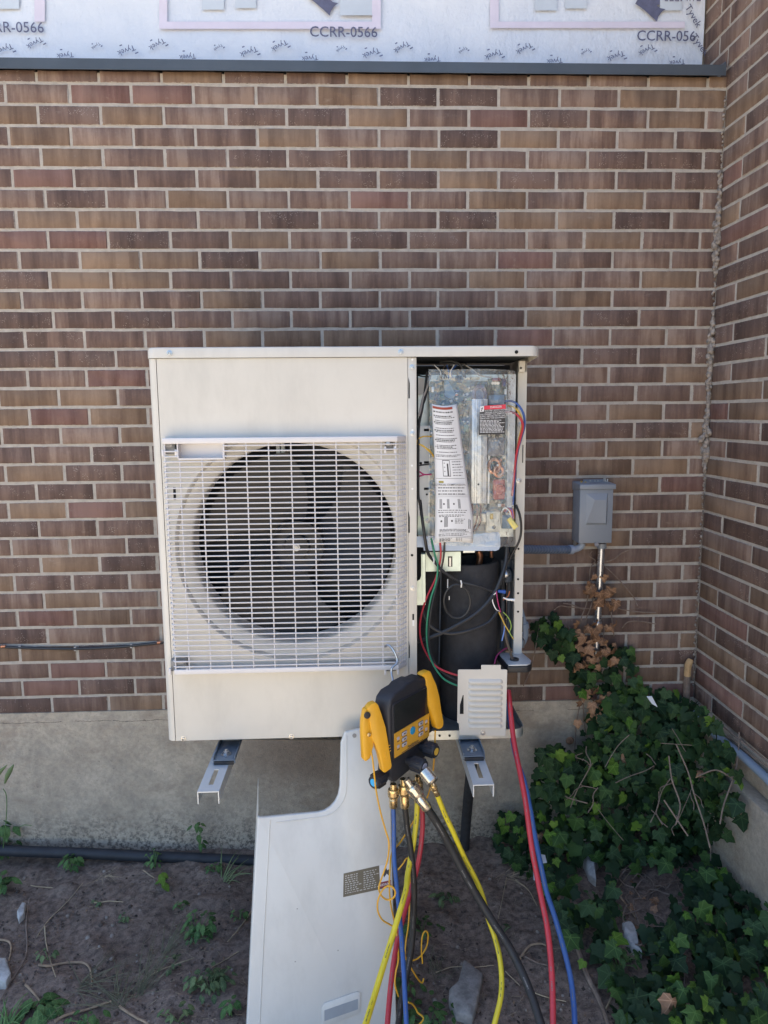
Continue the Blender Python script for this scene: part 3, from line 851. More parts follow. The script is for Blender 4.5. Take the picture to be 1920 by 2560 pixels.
for x, y, r in ((1236, 1165, 15), (1247, 1178, 11)):
    c = on(x, y, -.515); R_ = r * .00108
    mb = MB(); N_ = 18; rings = []
    for i in range(N_ + 1):
        a = 2 * PI * i / N_
        cc = Vector((c.x + R_ * math.cos(a), c.y, c.z + R_ * 1.2 * math.sin(a)))
        dr = Vector((math.cos(a), 0, math.sin(a)))
        rings.append([cc + (dr * math.cos(t) + Vector((0, 1, 0)) * math.sin(t)) * .0052 for t in [2 * PI * q / 8 for q in range(8)]])
    mb.loft(rings, True, False); mb.build('inductor', COPPER, pcb)
for x, y in ((1244, 1163), (1266, 1177)): MB().lathe([(.003, 0), (.003, .003)], on(x, y, -.53), (0, -1, 0), 10).build('bright_terminal', WHITE, pcb)
c = on(1249, 1223, -.515)
MB().lathe([(.002, -.012), (.014, -.011), (.0165, -.006), (.0165, .012)], c, (0, 1, 0), 20).build('varistor', pm('red_varistor', (.42, .06, .035), .45), pcb)
rect_px(1233, 1198, 1264, 1250, -.522, .014).build('red_capacitor', pm('red_capacitor', (.36, .05, .035), .45, var=.1), pcb, bevel=.006)
tbk = rect_px(1216, 1279, 1251, 1330, -.53, .03).build('terminal_block', IVORY, U, bevel=.0015)
hole(1235, 1318, -.5306, tbk, .0055); rect_px(1225, 1284, 1233, 1298, -.533, .003).build('connector', YEL, tbk, bevel=.001)
rect_px(1206, 1285, 1215, 1306, -.532, .02).build('connector', IVORY, U, bevel=.001)
rect_px(1185, 1330, 1250, 1340, -.528, .004).build('ivory_rail', IVORY, U, bevel=.001)
rect_px(1255, 1288, 1282, 1322, -.50, .01).build('blue_sheet', BLUEF, U, bevel=.002)
mb = MB()
q = [on(1272, 1296, -.545), on(1291, 1320, -.555)]
mb.tube([q[0], q[1]], [.0085, .0085], 6).build('yellow_cap', pm('yellow_cap', (.62, .52, .16), .45), U)
for k_, (mt, dx) in enumerate(((ORANGE, 0), (MAG, 4), (WHITE, -4), (BLUE, 8), (ORANGE, 12))):
    MB().tube(pxpath([(1258 + dx, 1278 + k_, -.53), (1266 + dx, 1270, -.545), (1276 + dx * .6, 1278, -.55), (1281 + dx * .3, 1296, -.545)]), .0022, 6).build('lead_wire', mt, U)
for xx in (1180, 1192, 1201): MB().tube(pxpath([(xx, 1260, -.51), (xx + 1, 1290, -.51), (xx - 6, 1318, -.515), (1180, 1330, -.52)]), .003, 6).build('lead_wire', pm('dark_red_wire', (.14, .03, .03), .5), U)

# bright tray under the box
tr = [(1042, 1341), (1150, 1338), (1246, 1330), (1250, 1336), (1251, 1366), (1247, 1374), (1240, 1377), (1060, 1377), (1058, 1368), (1042, 1368)]
poly_px(tr, -.540, .0015).build('drip_tray', pm('tray_metal', (0.30, 0.38, 0.53), .32, .45, var=.05, scale=10), U)
rect_px(1158, 1376.5, 1187, 1382, -.538, .0015).build('tray_lip', GALV, U)

# clear cover sheet with its stickers
m = N('clear_film'); p = m.pos()
tr_ = m.n('BsdfTransparent'); tr_.inputs[0].default_value = (.90, .93, .94, 1)
gl = m.n('BsdfGlossy'); gl.inputs[1].default_value = .14; gl.inputs[0].default_value = (1, 1, 1, 1)
df = m.n('BsdfDiffuse'); df.inputs[0].default_value = (.62, .68, .72, 1)
mx1 = m.n('MixShader'); mx2 = m.n('MixShader')
m.l(m.ramp(m.noise(m.vmul(p, (1, 1, .5)), 14, 4), [(.3, .06), (.7, .22)]), mx1.inputs[0]); m.l(tr_.outputs[0], mx1.inputs[1]); m.l(df.outputs[0], mx1.inputs[2])
fr = m.n('Fresnel'); fr.inputs[0].default_value = 1.45
bp = m.n('Bump'); bp.inputs[0].default_value = .9; bp.inputs[1].default_value = .02; m.l(m.noise(p, 22, 4), bp.inputs['Height'])
m.l(bp.outputs[0], gl.inputs['Normal']); m.l(bp.outputs[0], fr.inputs['Normal'])
m.l(m.math('ADD', fr.outputs[0], .06), mx2.inputs[0]); m.l(mx1.outputs[0], mx2.inputs[1]); m.l(gl.outputs[0], mx2.inputs[2])
m.l(mx2.outputs[0], m.out.inputs[0]); FILM = m.m
fpx = [[(1071, 923), (1130, 924), (1190, 922), (1250, 923), (1288, 927)], [(1074, 1030), (1130, 1030), (1190, 1030), (1250, 1030), (1289, 1030)], [(1072, 1140), (1130, 1140), (1190, 1140), (1250, 1140), (1287, 1140)],
       [(1071, 1250), (1130, 1250), (1190, 1250), (1250, 1250), (1283, 1250)], [(1068, 1362), (1130, 1364), (1190, 1366), (1250, 1367), (1287, 1366)]]
yb_ = [-.548, -.556, -.560, -.558, -.552]
vs = []
for j, row in enumerate(fpx):
    for i, (x, y) in enumerate(row):
        vs.append(on(x, y, yb_[j] + (.010 if i in (0, 4) else 0) + .004 * math.sin(i * 2.1 + j)))
film = MB().add(vs, [(j * 5 + i, j * 5 + i + 1, (j + 1) * 5 + i + 1, (j + 1) * 5 + i) for j in range(4) for i in range(4)]).build('clear_cover', FILM, U, ang=80)
sm_ = film.modifiers.new('s', 'SUBSURF'); sm_.levels = 2; sm_.render_levels = 2; sm_.subdivision_type = 'SIMPLE'

PAPER = pm('paper', (0.66, 0.67, 0.69), .6, var=.02)
PINK_ = pm('print_black', (0.05, 0.05, 0.055), .7, var=.1)
PRED = pm('print_red', (0.62, 0.04, 0.07), .6, var=.05)
def paper_pt(u, v, lift=0.0):                      # u across, v down
    L = [(1079, 1009), (1085, 1110), (1089, 1230), (1088, 1300), (1087, 1358)]; R = [(1143, 1010), (1155, 1110), (1168, 1200), (1181, 1284), (1183, 1292), (1182, 1358)]
    yy = 1009.5 + 348 * v
    def at(l):
        for (x0, y0), (x1, y1) in zip(l, l[1:]):
            if yy <= y1 or (x1, y1) == l[-1]: return x0 + (x1 - x0) * (yy - y0) / (y1 - y0), yy
    a, b = at(L), at(R)
    x = a[0] + (b[0] - a[0]) * u; y = a[1] + (b[1] - a[1]) * u
    y += 5 * math.sin(PI * u) * (1 - v) - 3 * math.sin(PI * u) * v
    return on(x, y, -.572 - .012 * math.sin(PI * min(1, u * 1.0)) - lift)
nu, nv = 12, 24
mb = MB()
mb.add([paper_pt(i / nu, j / nv) for j in range(nv + 1) for i in range(nu + 1)], [(j * (nu + 1) + i, j * (nu + 1) + i + 1, (j + 1) * (nu + 1) + i + 1, (j + 1) * (nu + 1) + i) for j in range(nv) for i in range(nu)])
pap = mb.build('instruction_sheet', PAPER, U, ang=60)
sm_ = pap.modifiers.new('t', 'SOLIDIFY'); sm_.thickness = .0004
def pbox(u0, v0, u1, v1, mb):
    k_ = max(1, int((u1 - u0) * 10))
    for q in range(k_):
        a_, b_ = u0 + (u1 - u0) * q / k_, u0 + (u1 - u0) * (q + 1) / k_
        mb.add([paper_pt(a_, v1, .0007), paper_pt(b_, v1, .0007), paper_pt(b_, v0, .0007), paper_pt(a_, v0, .0007)], [(0, 1, 2, 3)])
mb = MB(); pbox(.03, .012, .80, .030, mb); mb.build('red_heading', pm('print_dark_red', (.30, .05, .03), .6), pap)
mb = MB(); pbox(.11, .553, .26, .568, mb); mb.build('yellow_heading', pm('print_olive', (.32, .27, .05), .6), pap)
ink = MB()
def lines_(v0, v1, n_, u0, u1, th, seed, gap=.3):
    r = random.Random(seed)
    for q in range(n_):
        v = v0 + (v1 - v0) * q / max(1, n_ - 1); u = u0
        e = u1 - r.uniform(0, .2) * (u1 - u0)
        while u < e:
            w_ = r.uniform(.025, .075)
            pbox(u, v, min(u + w_, e), v + th, ink); u += w_ + r.uniform(.012, .03)
lines_(.045, .045, 1, .05, .82, .010, 1)
for k_, (a_, b_, n_) in enumerate(((.075, .11, 3), (.122, .165, 3), (.18, .24, 4), (.25, .29, 3), (.30, .34, 3))):
    lines_(a_, a_, 1, .05, .8, .009, 11 + k_); lines_(a_ + .013, b_, n_ - 1, .10, .86, .006, 21 + k_)
lines_(.362, .372, 2, .05, .92, .005, 31)
for v in (.395, .535): pbox(.03, v - .001, .93, v + .0015, ink)
for a_, b_, c_, d_ in ((.26, .40, .275, .52), (.26, .40, .50, .405), (.49, .40, .505, .52), (.26, .515, .5, .52), (.40, .425, .45, .515), (.30, .42, .34, .425), (.30, .45, .34, .455), (.30, .48, .34, .485)): pbox(a_, b_, c_, d_, ink)
lines_(.41, .51, 6, .58, .92, .005, 41)
text_v = .583
lines_(.60, .645, 3, .08, .9, .007, 43)
for v in (.655, .668): pbox(.07, v, .95, v + .0016, ink)
for u in (.12, .33, .64): 
    for q in range(3): pbox(u + q * .025, .685, u + q * .025 + .013, .755, ink)
for u in (.22, .50): pbox(u, .715, u + .04, .728, ink)
lines_(.765, .78, 2, .08, .92, .005, 47)
for q in range(4): pbox(.24 + q * .026, .815, .24 + q * .026 + .014, .89, ink)
for u in (.14, .42): pbox(u, .84, u + .045, .853, ink)
lines_(.80, .81, 2, .1, .8, .005, 49); lines_(.83, .86, 4, .52, .80, .004, 51)
pbox(.88, .83, .9, .90, ink); pbox(.92, .835, .935, .90, ink)
lines_(.905, .918, 3, .12, .95, .004, 53)
for v in (.928, .956, .966): pbox(.1, v, .97, v + .0016, ink)
lines_(.938, .948, 2, .1, .85, .005, 55); lines_(.972, .99, 4, .12, .45, .004, 57)
for u in (.56, .60, .65, .70): pbox(u, .968, u + .012, .993, ink)
ink.build('print', PINK_, pap)['kind'] = 'stuff'
pu = (paper_pt(.5, .585) - paper_pt(.3, .585)).normalized()
text('ELECTRICAL COMPONENTS', paper_pt(.40, .582, .003), pu, (0, 0, 1), .0075, PINK_, pap, bold=.01)

DG = -.572
dl = poly_px([(1200, 1016), (1264.5, 1011), (1263.5, 1085), (1252, 1086), (1246, 1089), (1238, 1085.5), (1197, 1087)], DG, .0006).build('danger_label', pm('label_black', (0.030, 0.028, 0.03), .45, var=.05), U)
poly_px([(1211, 1014.5), (1264.2, 1011), (1264, 1022), (1210, 1024)], DG - .0005, .0004).build('red_band', PRED, dl)
poly_px([(1200, 1016), (1210, 1015), (1210, 1029), (1199.5, 1030)], DG - .0006, .0004).build('pictogram', PAPER, dl)
poly_px([(1202, 1022), (1207, 1018), (1207, 1021), (1204, 1028), (1202, 1027), (1205, 1022)], DG - .0012, .0004).build('pictogram_ink', PINK_, dl)
def t_at(s_, x, y, sz_, mat=PAPER, al='LEFT'): text(s_, on(x, y, DG - .002), (1, 0, .05), (-.02, 0, 1), sz_, mat, dl, align=al, bold=.006)
t_at('DANGER', 1240, 1017.5, .008, PAPER, 'CENTER')
for k_, s_ in enumerate(('ELECTRIC SHOCK HAZARD', "DANGER D'ELECTROCUTION")): t_at(s_, 1212, 1027 + k_ * 5, .0052)
for k_, s_ in enumerate(('DISCONNECT ALL REMOTE POWER', 'SUPPLY BEFORE INSTALLING OR', 'SERVICING THIS EQUIPMENT.')): t_at(s_, 1200, 1037 + k_ * 5, .0055)
dk = MB(); r = random.Random(5)
for k_ in range(10):
    y = 1052 + k_ * 3.3; x = 1200; e = 1262 - r.uniform(0, 14)
    while x < e:
        w_ = r.uniform(3, 8); q = on(x, y - x * .02 + 24, DG - .0008); e2 = on(min(x + w_, e), y - x * .02 + 24, DG - .0008)
        dk.add([(q.x, q.y, q.z), (e2.x, q.y, q.z), (e2.x, q.y, q.z + .0016), (q.x, q.y, q.z + .0016)], [(0, 1, 2, 3)]); x += w_ + 1.5
dk.build('print', PAPER, dl)['kind'] = 'stuff'

# ---------------------------------------------------------------- compressor bay
cc = on(1172, 1500, -.43); RC = .088
zc0, zc1 = ZB - .008, on(1172, 1415, -.43 - RC).z
mb = MB().lathe([(RC * .96, 0), (RC, .01), (RC, zc1 - zc0 - .006), (RC - .004, zc1 - zc0), (RC - .016, zc1 - zc0), (RC - .018, zc1 - zc0 - .012), (RC - .02, zc1 - zc0 - .05), (.01, zc1 - zc0 - .03)], (cc.x, -.43, zc0), (0, 0, 1), 48)
cmp_ = mb.build('compressor', FOAM, U, ang=35)
rq = random.Random(12)
for k_ in range(26):
    x, y = rq.uniform(1076, 1172), rq.uniform(958, 1285); w_, h_ = rq.choice(((5, 9), (8, 4), (4, 4), (10, 6), (3, 8), (6, 14)))
    comp('component', x, y, x + w_, y + h_, -.494 - rq.uniform(0, .006), .008, rq.choice([CHIP, IVORY, BLUEC, ALU, pm('green_part', (.03, .16, .08), .4), COPPER]), .0005)
for k_ in range(16):
    x, y = rq.uniform(1222, 1262), rq.uniform(1085, 1280); w_ = rq.uniform(3, 9)
    comp('component', x, y, x + w_, y + rq.uniform(3, 10), -.498 - rq.uniform(0, .01), .01, rq.choice([CHIP, IVORY, ALU, COPPER, CHIP]), .0005)
for k_ in range(7):
    x = 1098 + k_ * 6 + rq.uniform(-2, 2)
    MB().tube(pxpath([(x, 946, -.508), (x + rq.uniform(-6, 6), 930, -.52), (x + rq.uniform(-14, 14), 912, -.51)]), .0016, 5).build('lead_wire', rq.choice([CABLE, WHITE, BLUE, RED, BROWN]), U)
MB().prism([on(1101, 1432, -.51), on(1104, 1432, -.512), on(1099, 1660, -.512), on(1096, 1660, -.51)], (0, .006, 0)).build('wrap_seam', DARKM, cmp_)
rect_px(1118, 1448, 1120.5, 1470, -.5195, .001).build('staple', WHITE, cmp_)
rect_px(1122, 1490, 1124, 1500, -.5195, .001).build('staple', WHITE, cmp_)
MB().lathe([(.05, 0), (.05, .62)], on(1064, 1840, -.40).xy.to_3d() + Vector((0, 0, ZB + .03)), (0, 0, 1), 24).build('accumulator', FOAM, U)
MB().tube(pxpath([(1196, 1378, -.42), (1200, 1395, -.42), (1195, 1420, -.42)]), .010, 10).build('copper_pipe', COPPER, U)
MB().tube(pxpath([(1228, 1378, -.40), (1229, 1400, -.40), (1232, 1440, -.40)]), .006, 10).build('copper_pipe', COPPER, U)
rect_px(1064, 1379, 1152, 1429, -.522, .0015).build('mounting_plate', GALVM, U)
rect_px(1120, 1391, 1131, 1417, -.5228, .0008).build('slot', HOLE, U); rect_px(1123, 1394, 1128, 1416, -.5236, .0008).build('slot_spring', STEEL, U)
poly_px([(1053, 1386), (1063, 1385), (1064, 1512), (1042, 1513), (1042, 1453), (1050, 1449), (1053, 1440)], -.545, .0015).build('mounting_plate', GALVM, U)
MB().box(on(1056, 1386, -.55), on(1063, 1386, -.55) + Vector((0, .03, -.14))).build('plate_flange', GALVM, U)

wires = [
 ('power_cable', CABLE, .0066, [(1268, 1360, -.50), (1265, 1402, -.51), (1254, 1442, -.525), (1234, 1486, -.535), (1195, 1530, -.545), (1140, 1564, -.55), (1092, 1587, -.55), (1043, 1603, -.54)]),
 ('control_cable', CABLE, .0048, [(1050, 1500, -.53), (1058, 1530, -.54), (1070, 1556, -.545), (1092, 1576, -.55), (1130, 1584, -.555), (1180, 1574, -.555), (1222, 1555, -.545), (1246, 1525, -.53)]),
 ('control_cable', CABLE, .0045, [(1050, 1250, -.55), (1056, 1300, -.57), (1064, 1356, -.575), (1071, 1385, -.56), (1086, 1404, -.55), (1110, 1430, -.545), (1150, 1454, -.54), (1190, 1464, -.54), (1237, 1480, -.53)]),
 ('red_wire', RED, .0028, [(1100, 1350, -.55), (1102, 1380, -.55), (1100, 1405, -.545), (1088, 1448, -.54), (1066, 1495, -.545), (1052, 1545, -.55), (1050, 1585, -.55), (1060, 1622, -.55), (1086, 1662, -.56), (1118, 1680, -.57), (1150, 1690, -.575)]),
 ('green_wire', GREEN, .0028, [(1078, 1345, -.545), (1086, 1382, -.55), (1094, 1415, -.55), (1090, 1455, -.55), (1076, 1500, -.552), (1067, 1560, -.555), (1068, 1612, -.556), (1080, 1655, -.56), (1104, 1692, -.57), (1126, 1707, -.575), (1150, 1716, -.58)]),
 ('black_wire', CABLE, .0028, [(1112, 1350, -.55), (1110, 1385, -.55), (1104, 1420, -.545), (1092, 1462, -.545), (1077, 1530, -.55), (1072, 1600, -.55), (1082, 1648, -.555), (1108, 1682, -.565), (1150, 1704, -.575)]),
 ('black_wire', CABLE, .0036, [(1290, 1262, -.50), (1300, 1290, -.51), (1303, 1325, -.51), (1297, 1355, -.505), (1277, 1392, -.49), (1262, 1425, -.47), (1258, 1470, -.45)]),
 ('blue_wire', BLUE, .0034, [(1262, 1003, -.50), (1283, 1004, -.53), (1300, 1018, -.535), (1310, 1040, -.53), (1311, 1066, -.52), (1303, 1095, -.51), (1292, 1140, -.50), (1286, 1200, -.495), (1282, 1262, -.49)]),
 ('red_wire', RED, .0036, [(1258, 1030, -.50), (1282, 1031, -.53), (1300, 1045, -.54), (1307, 1065, -.535), (1300, 1098, -.52), (1291, 1135, -.51), (1286, 1180, -.50), (1280, 1240, -.495)]),
 ('yellow_wire', YEL, .0028, [(1268, 1014, -.50), (1286, 1019, -.53), (1300, 1036, -.535), (1305, 1060, -.53), (1298, 1096, -.515), (1292, 1125, -.505)]),
 ('yellow_wire', YEL, .0018, [(1040, 1106, -.57), (1048, 1096, -.575), (1060, 1091, -.57), (1078, 1091, -.55)]),
 ('yellow_wire', YEL, .0018, [(1040, 1104, -.57), (1058, 1116, -.575), (1074, 1126, -.57), (1084, 1142, -.55)]),
 ('yellow_wire', YEL, .0018, [(1040, 1110, -.57), (1056, 1113, -.58), (1070, 1126, -.575), (1084, 1138, -.555)]),
 ('magenta_wire', MAG, .0022, [(1040, 1174, -.57), (1050, 1180, -.57), (1060, 1186, -.565), (1078, 1186, -.55)]),
 ('magenta_wire', MAG, .0022, [(1040, 1196, -.57), (1050, 1190, -.57), (1060, 1187, -.565)]),
 ('black_wire', CABLE, .0022, [(1040, 1168, -.57), (1052, 1163, -.57), (1072, 1161, -.55)]),
 ('black_wire', CABLE, .0034, [(1068, 930, -.52), (1063, 970, -.53), (1056, 1020, -.55), (1047, 1070, -.57), (1046, 1150, -.575), (1046, 1235, -.575), (1050, 1262, -.575)]),
 ('black_wire', CABLE, .003, [(1074, 935, -.51), (1066, 985, -.53), (1052, 1030, -.55), (1046, 1080, -.57), (1046, 1200, -.57)]),
 ('grey_wire', pm('grey_wire', (.32, .30, .28), .5), .0036, [(1076, 938, -.51), (1070, 960, -.525), (1058, 995, -.54), (1047, 1040, -.56)]),
 ('grey_wire', pm('grey_wire', (.32, .30, .28), .5), .0022, [(1160, 911, -.50), (1180, 923, -.52), (1200, 938, -.53), (1228, 944, -.52)]),
 ('black_wire', CABLE, .0035, [(1100, 905, -.48), (1130, 903, -.50), (1152, 914, -.51), (1160, 945, -.50)]),
 ('black_wire', CABLE, .003, [(1165, 908, -.50), (1158, 930, -.51), (1166, 948, -.50)]),
 ('black_wire', CABLE, .0022, [(1042, 938, -.50), (1058, 941, -.51), (1072, 941, -.51)]),
 ('brown_cable', BROWN, .0042, [(1246, 1525, -.52), (1258, 1550, -.52), (1264, 1590, -.525), (1272, 1620, -.53), (1282, 1650, -.535)]),
 ('white_wire', WHITE, .0016, [(1240, 1482, -.54), (1232, 1490, -.54), (1232, 1505, -.54), (1240, 1523, -.54), (1250, 1528, -.53)]),
 ('magenta_wire', MAG, .0016, [(1241, 1478, -.54), (1243, 1495, -.545), (1247, 1515, -.54), (1252, 1530, -.53)]),
 ('yellow_wire', YEL, .0016, [(1246, 1528, -.53), (1254, 1545, -.535), (1264, 1565, -.54), (1276, 1585, -.545), (1284, 1598, -.55)]),
 ('green_wire', pm('lime_wire', (.25, .36, .06), .45), .0016, [(1258, 1530, -.52), (1272, 1546, -.53), (1278, 1566, -.54), (1274, 1580, -.545), (1280, 1592, -.55)]),
 ('blue_wire', pm('pale_blue_wire', (.14, .24, .55), .45), .0018, [(1262, 1565, -.53), (1260, 1580, -.54), (1255, 1602, -.545)]),
 ('orange_wire', ORANGE, .0016, [(1258, 1500, -.52), (1270, 1490, -.52), (1274, 1478, -.52)]),
 ('magenta_wire', MAG, .0022, [(1236, 1660, -.5), (1242, 1640, -.49), (1258, 1625, -.47), (1272, 1618, -.46)]),
]
for nm, mt, r_w, pts in wires:
    MB().tube(pxpath(pts, 5), r_w, 8).build(nm, mt, U)
MB().tube(smooth_path([on(1143 + 33 * math.cos(a), 1503 - 42 * math.sin(a), -.545 - .004 * math.sin(a)) for a in [PI * .4 + 2 * PI * i / 12 for i in range(13)]], 4), .0034, 8).build('cable_loop', CABLE, U)
for x, y in ((1153, 1459), (1084, 1401)):
    MB().tube([on(x - 1, y - 8, -.555), on(x + 1, y, -.56), on(x, y + 9, -.555)], .0022, 6).build('cable_tie', WHITE, U)
MB().tube([on(1245, 1478, -.54), on(1263, 1480, -.54)], [.004, .006], 8).build('wire_nut', pm('blue_nut', (.03, .09, .34), .4), U)
MB().tube([on(1258, 1494, -.53), on(1270, 1499, -.535), on(1287, 1500, -.54)], [.002, .0032, .0042], 8).build('wire_cap', WHITE, U)
# valves and pipes at the back right
MB().lathe([(.012, 0), (.016, .004), (.016, .03), (.010, .04)], on(1268, 1455, -.44), (0, 0, 1), 12).build('valve', DARKM, U)
MB().lathe([(.004, -.012), (.012, -.006), (.012, .004), (.004, .01)], on(1266, 1436, -.45), (.3, -1, .2), 12).build('valve_cap', STEEL, U)
for x in (1256, 1272, 1282):
    MB().tube(pxpath([(x, 1400, -.42), (x + 1, 1500, -.42), (x - 2, 1620, -.43)]), .0065, 8).build('dark_pipe', DARKM, U)

# conduit plate hanging by its rubber
zp = on(1290, 1650, -.53).z
top = [onz(x, y, zp) for x, y in ((1246, 1632), (1303, 1630), (1318, 1642), (1328, 1651), (1326, 1658), (1318, 1661), (1271, 1662))]
cpl = MB().prism(top, (0, 0, -.004)).build('conduit_plate', pm('plate_zinc', (0.52, 0.56, 0.60), .42, .4, var=.06), U, bevel=.001)
ctr = sum(top, Vector()) / len(top)
MB().prism([ctr + (q - ctr) * 1.07 + Vector((0, 0, -.0045)) for q in top], (0, 0, -.020)).build('rubber_edge', BLACK, cpl, bevel=.004)
c = onz(1286, 1650, zp)
MB().lathe([(.013, 0), (.013, .005), (.009, .006), (.007, .002)], c, (0, 0, 1), 20).build('grommet', BLACK, cpl)

# louvred valve cover
YV = -.602
vc = poly_px([(1145, 1676), (1147, 1674), (1203, 1674), (1203, 1664), (1205, 1662.5), (1250, 1662.5), (1252, 1664), (1252, 1674), (1266, 1674), (1268, 1676), (1264, 1840), (1149, 1838), (1147, 1808), (1143, 1807)], YV, .0018).build('valve_cover', BEIGE, U)
for k_ in range(9):
    y0 = 1697 + k_ * 13.9; x0, x1 = 1171 + k_ * -.1, 1257 - k_ * .15
    rows = []
    for fx, sc_ in ((0, 0), (.04, .75), (.1, 1), (.5, 1), (.9, 1), (.96, .75), (1, 0)):
        x = x0 + (x1 - x0) * fx
        a_, b_ = on(x, y0, YV), on(x, y0 + 10.5, YV)
        d = .0075 * sc_
        rows.append([a_ + Vector((0, .0005, 0)), a_ * .55 + b_ * .45 + Vector((0, -d * .75, 0)), a_ * .2 + b_ * .8 + Vector((0, -d, 0)), b_ + Vector((0, -d * .85, 0)), b_ + Vector((0, .0005, .0008))])
    MB().loft(rows, False, False).build('louver', BEIGE, vc, ang=50)
poly_px([(1150, 1762), (1157, 1738), (1159, 1738), (1159, 1785), (1149.5, 1785)], YV - .0006, .0006).build('slot', HOLE, vc)
screw(1207, 1832, YV, vc, .0065)
MB().box(on(1149, 1838, YV) + Vector((0, .002, 0)), on(1264, 1674, YV) + Vector((0, .0025, 0))).build('cover_fold', BEIGE, vc)

# ---------------------------------------------------------------- wall brackets, grey PVC elbow, black pipes
ARM = pm('bracket_zinc', (0.50, 0.55, 0.60), .36, .35, var=.06, scale=9)
FOOT = pm('foot_steel', (0.13, 0.17, 0.22), .45, .3, var=.12)
def bracket(fl, fr, label, footc):
    z0 = .128
    pl, pr = onz(*fl, z0), onz(*fr, z0)
    yt = (pl.y + pr.y) / 2
    xl_, xr_ = pl.x, pr.x
    t = thing('wall_bracket', label, 'bracket', ((xl_ + xr_) / 2, -.01, z0), 'brackets carrying the outdoor unit')
    xm = (xl_ + xr_) / 2; sw = .0062; sa, sb = yt + .034, yt + .115
    xs_, ys_ = [xl_, xm - sw, xm + sw, xr_], [yt, sa, sb, -.004]
    mb = MB()
    for i in range(3):
        for j in range(3):
            if i == 1 and j == 1: continue
            mb.add([(xs_[i], ys_[j], z0), (xs_[i + 1], ys_[j], z0), (xs_[i + 1], ys_[j + 1], z0), (xs_[i], ys_[j + 1], z0)], [(0, 1, 2, 3)])
    o = mb.build('arm_top', ARM, t, smooth=False)
    s_ = o.modifiers.new('t', 'SOLIDIFY'); s_.thickness = .0028; s_.offset = -1
    for x in (xl_, xr_ - .0028):
        MB().box((x, yt, z0 - .034), (x + .0028, -.004, z0 - .003)).build('arm_side', ARM, t)
    MB().box((xl_, -.012, z0 - .03), (xr_, -.002, z0 + .55)).build('wall_plate', ARM, t)
    # foot of the unit bolted on top
    f0, f1 = onz(footc[0], footc[2], z0 + .012), onz(footc[1], footc[2], z0 + .012)
    yf = (f0.y + f1.y) / 2
    mb = MB().box((f0.x, yf, z0 + .010), (f1.x, YF + .05, z0 + .013)).box((f0.x, yf, z0 + .002), (f1.x, yf + .003, z0 + .010)).box((f0.x, yf + .003, z0 + .013), (f0.x + .003, YF + .05, z0 + .022)).box((f1.x - .003, yf + .003, z0 + .013), (f1.x, YF + .05, z0 + .022))
    ft = mb.build('foot', FOOT, t, bevel=.0008)
    bc = ((f0.x + f1.x) / 2, yf + .034, z0 + .013)
    MB().lathe([(.014, 0), (.014, .002), (.008, .002), (.008, .009), (.0045, .010), (.0045, .014)], bc, (0, 0, 1), 16).build('bolt', STEEL, ft)
    MB().box((f0.x + .004, yf - .004, z0 + .001), (f1.x - .004, yf + .05, z0 + .0098)).build('rubber_pad', BLACK, t)
    return t
bracket((493, 1979), (547, 1979), 'left zinc wall bracket under the fan half of the outdoor unit', (532, 588, 1901))
bracket((1182, 1960), (1236, 1963), 'right zinc wall bracket under the louvred valve cover', (1157, 1213, 1891))
# ================================================================== the removed service panel, leaning on the unit
psi, al = math.radians(12), math.radians(16)
nh = Vector((math.sin(psi), -math.cos(psi), 0)); ez = Vector((0, 0, 1))
PN = nh * math.cos(al) + ez * math.sin(al)
P0 = on(890, 1835, -.652)
def pp_(x, y, d=0.0): return onpl(x, y, P0 + PN * d, PN)
PANEL = pm('panel_enamel', (0.60, 0.60, 0.57), .36, var=.04, scale=5, bump=.03, bscale=700, dirt=.20)
pt_ = thing('service_panel', 'beige service panel with notched corner leaning upright on the dirt', 'panel', onz(800, 2700, GZ + .005))
outl = [(863, 1829), (975, 1806), (978, 1960), (980, 2109), (986, 2330), (992, 2556), (997, 2760), (604, 2760), (612, 2620), (617, 2556), (630, 2300), (644, 2040),
        (651, 2043), (669, 2042), (730, 2036), (796, 2030), (812, 2026), (826, 2017), (838, 2004), (846, 1988), (850, 1966), (852, 1900), (853, 1857)]
MB().prism([pp_(x, y) for x, y in outl], PN * -.016).build('panel_sheet', PANEL, pt_, bevel=.007, seg=3, ang=45)
# side flange that folds back along the left edge
a, b = pp_(645, 2032, -.008), pp_(607, 2740, -.008)
bk = Vector((-.12, .99, 0)).normalized()
mb = MB(); mb.prism([a + ez * .045 + bk * .10, a + bk * .012, b + bk * .012, b + bk * .10], PN.cross(bk).normalized() * .001 + Vector((.0016, 0, 0)))
mb.build('side_flange', PANEL, pt_)
bead = [(866, 1840), (866, 1960), (862, 1990), (853, 2010), (840, 2025), (822, 2036), (800, 2042), (690, 2056)]
MB().tube(smooth_path([pp_(x, y, .0002) for x, y in bead], 4), .0014, 6).build('pressed_bead', PANEL, pt_)
MB().tube([pp_(675, 2050, .0003), pp_(660, 2330, .0003), pp_(649, 2560, .0003), pp_(643, 2740, .0003)], .0014, 6).build('pressed_bead', PANEL, pt_)
c = pp_(886, 1839, .0003); MB().lathe([(.006, 0), (.006, .0006)], c, PN, 14).build('screw_hole', pm('hole_grey', (.30, .29, .27), .7), pt_)
fr_o = [(804, 2520), (811, 2508), (894, 2479), (902, 2483), (901, 2528), (895, 2536), (812, 2566), (805, 2562)]
fr_i = [(811, 2526), (895, 2497), (895, 2523), (811, 2553)]
MB().prism([pp_(x, y, .0035) for x, y in fr_o], PN * -.003).build('handle_rim', PANEL, pt_, bevel=.0014)
MB().prism([pp_(x, y, .0041) for x, y in fr_i], PN * -.0005).build('handle_recess', pm('recess_grey', (.30, .33, .36), .5, var=.1), pt_)
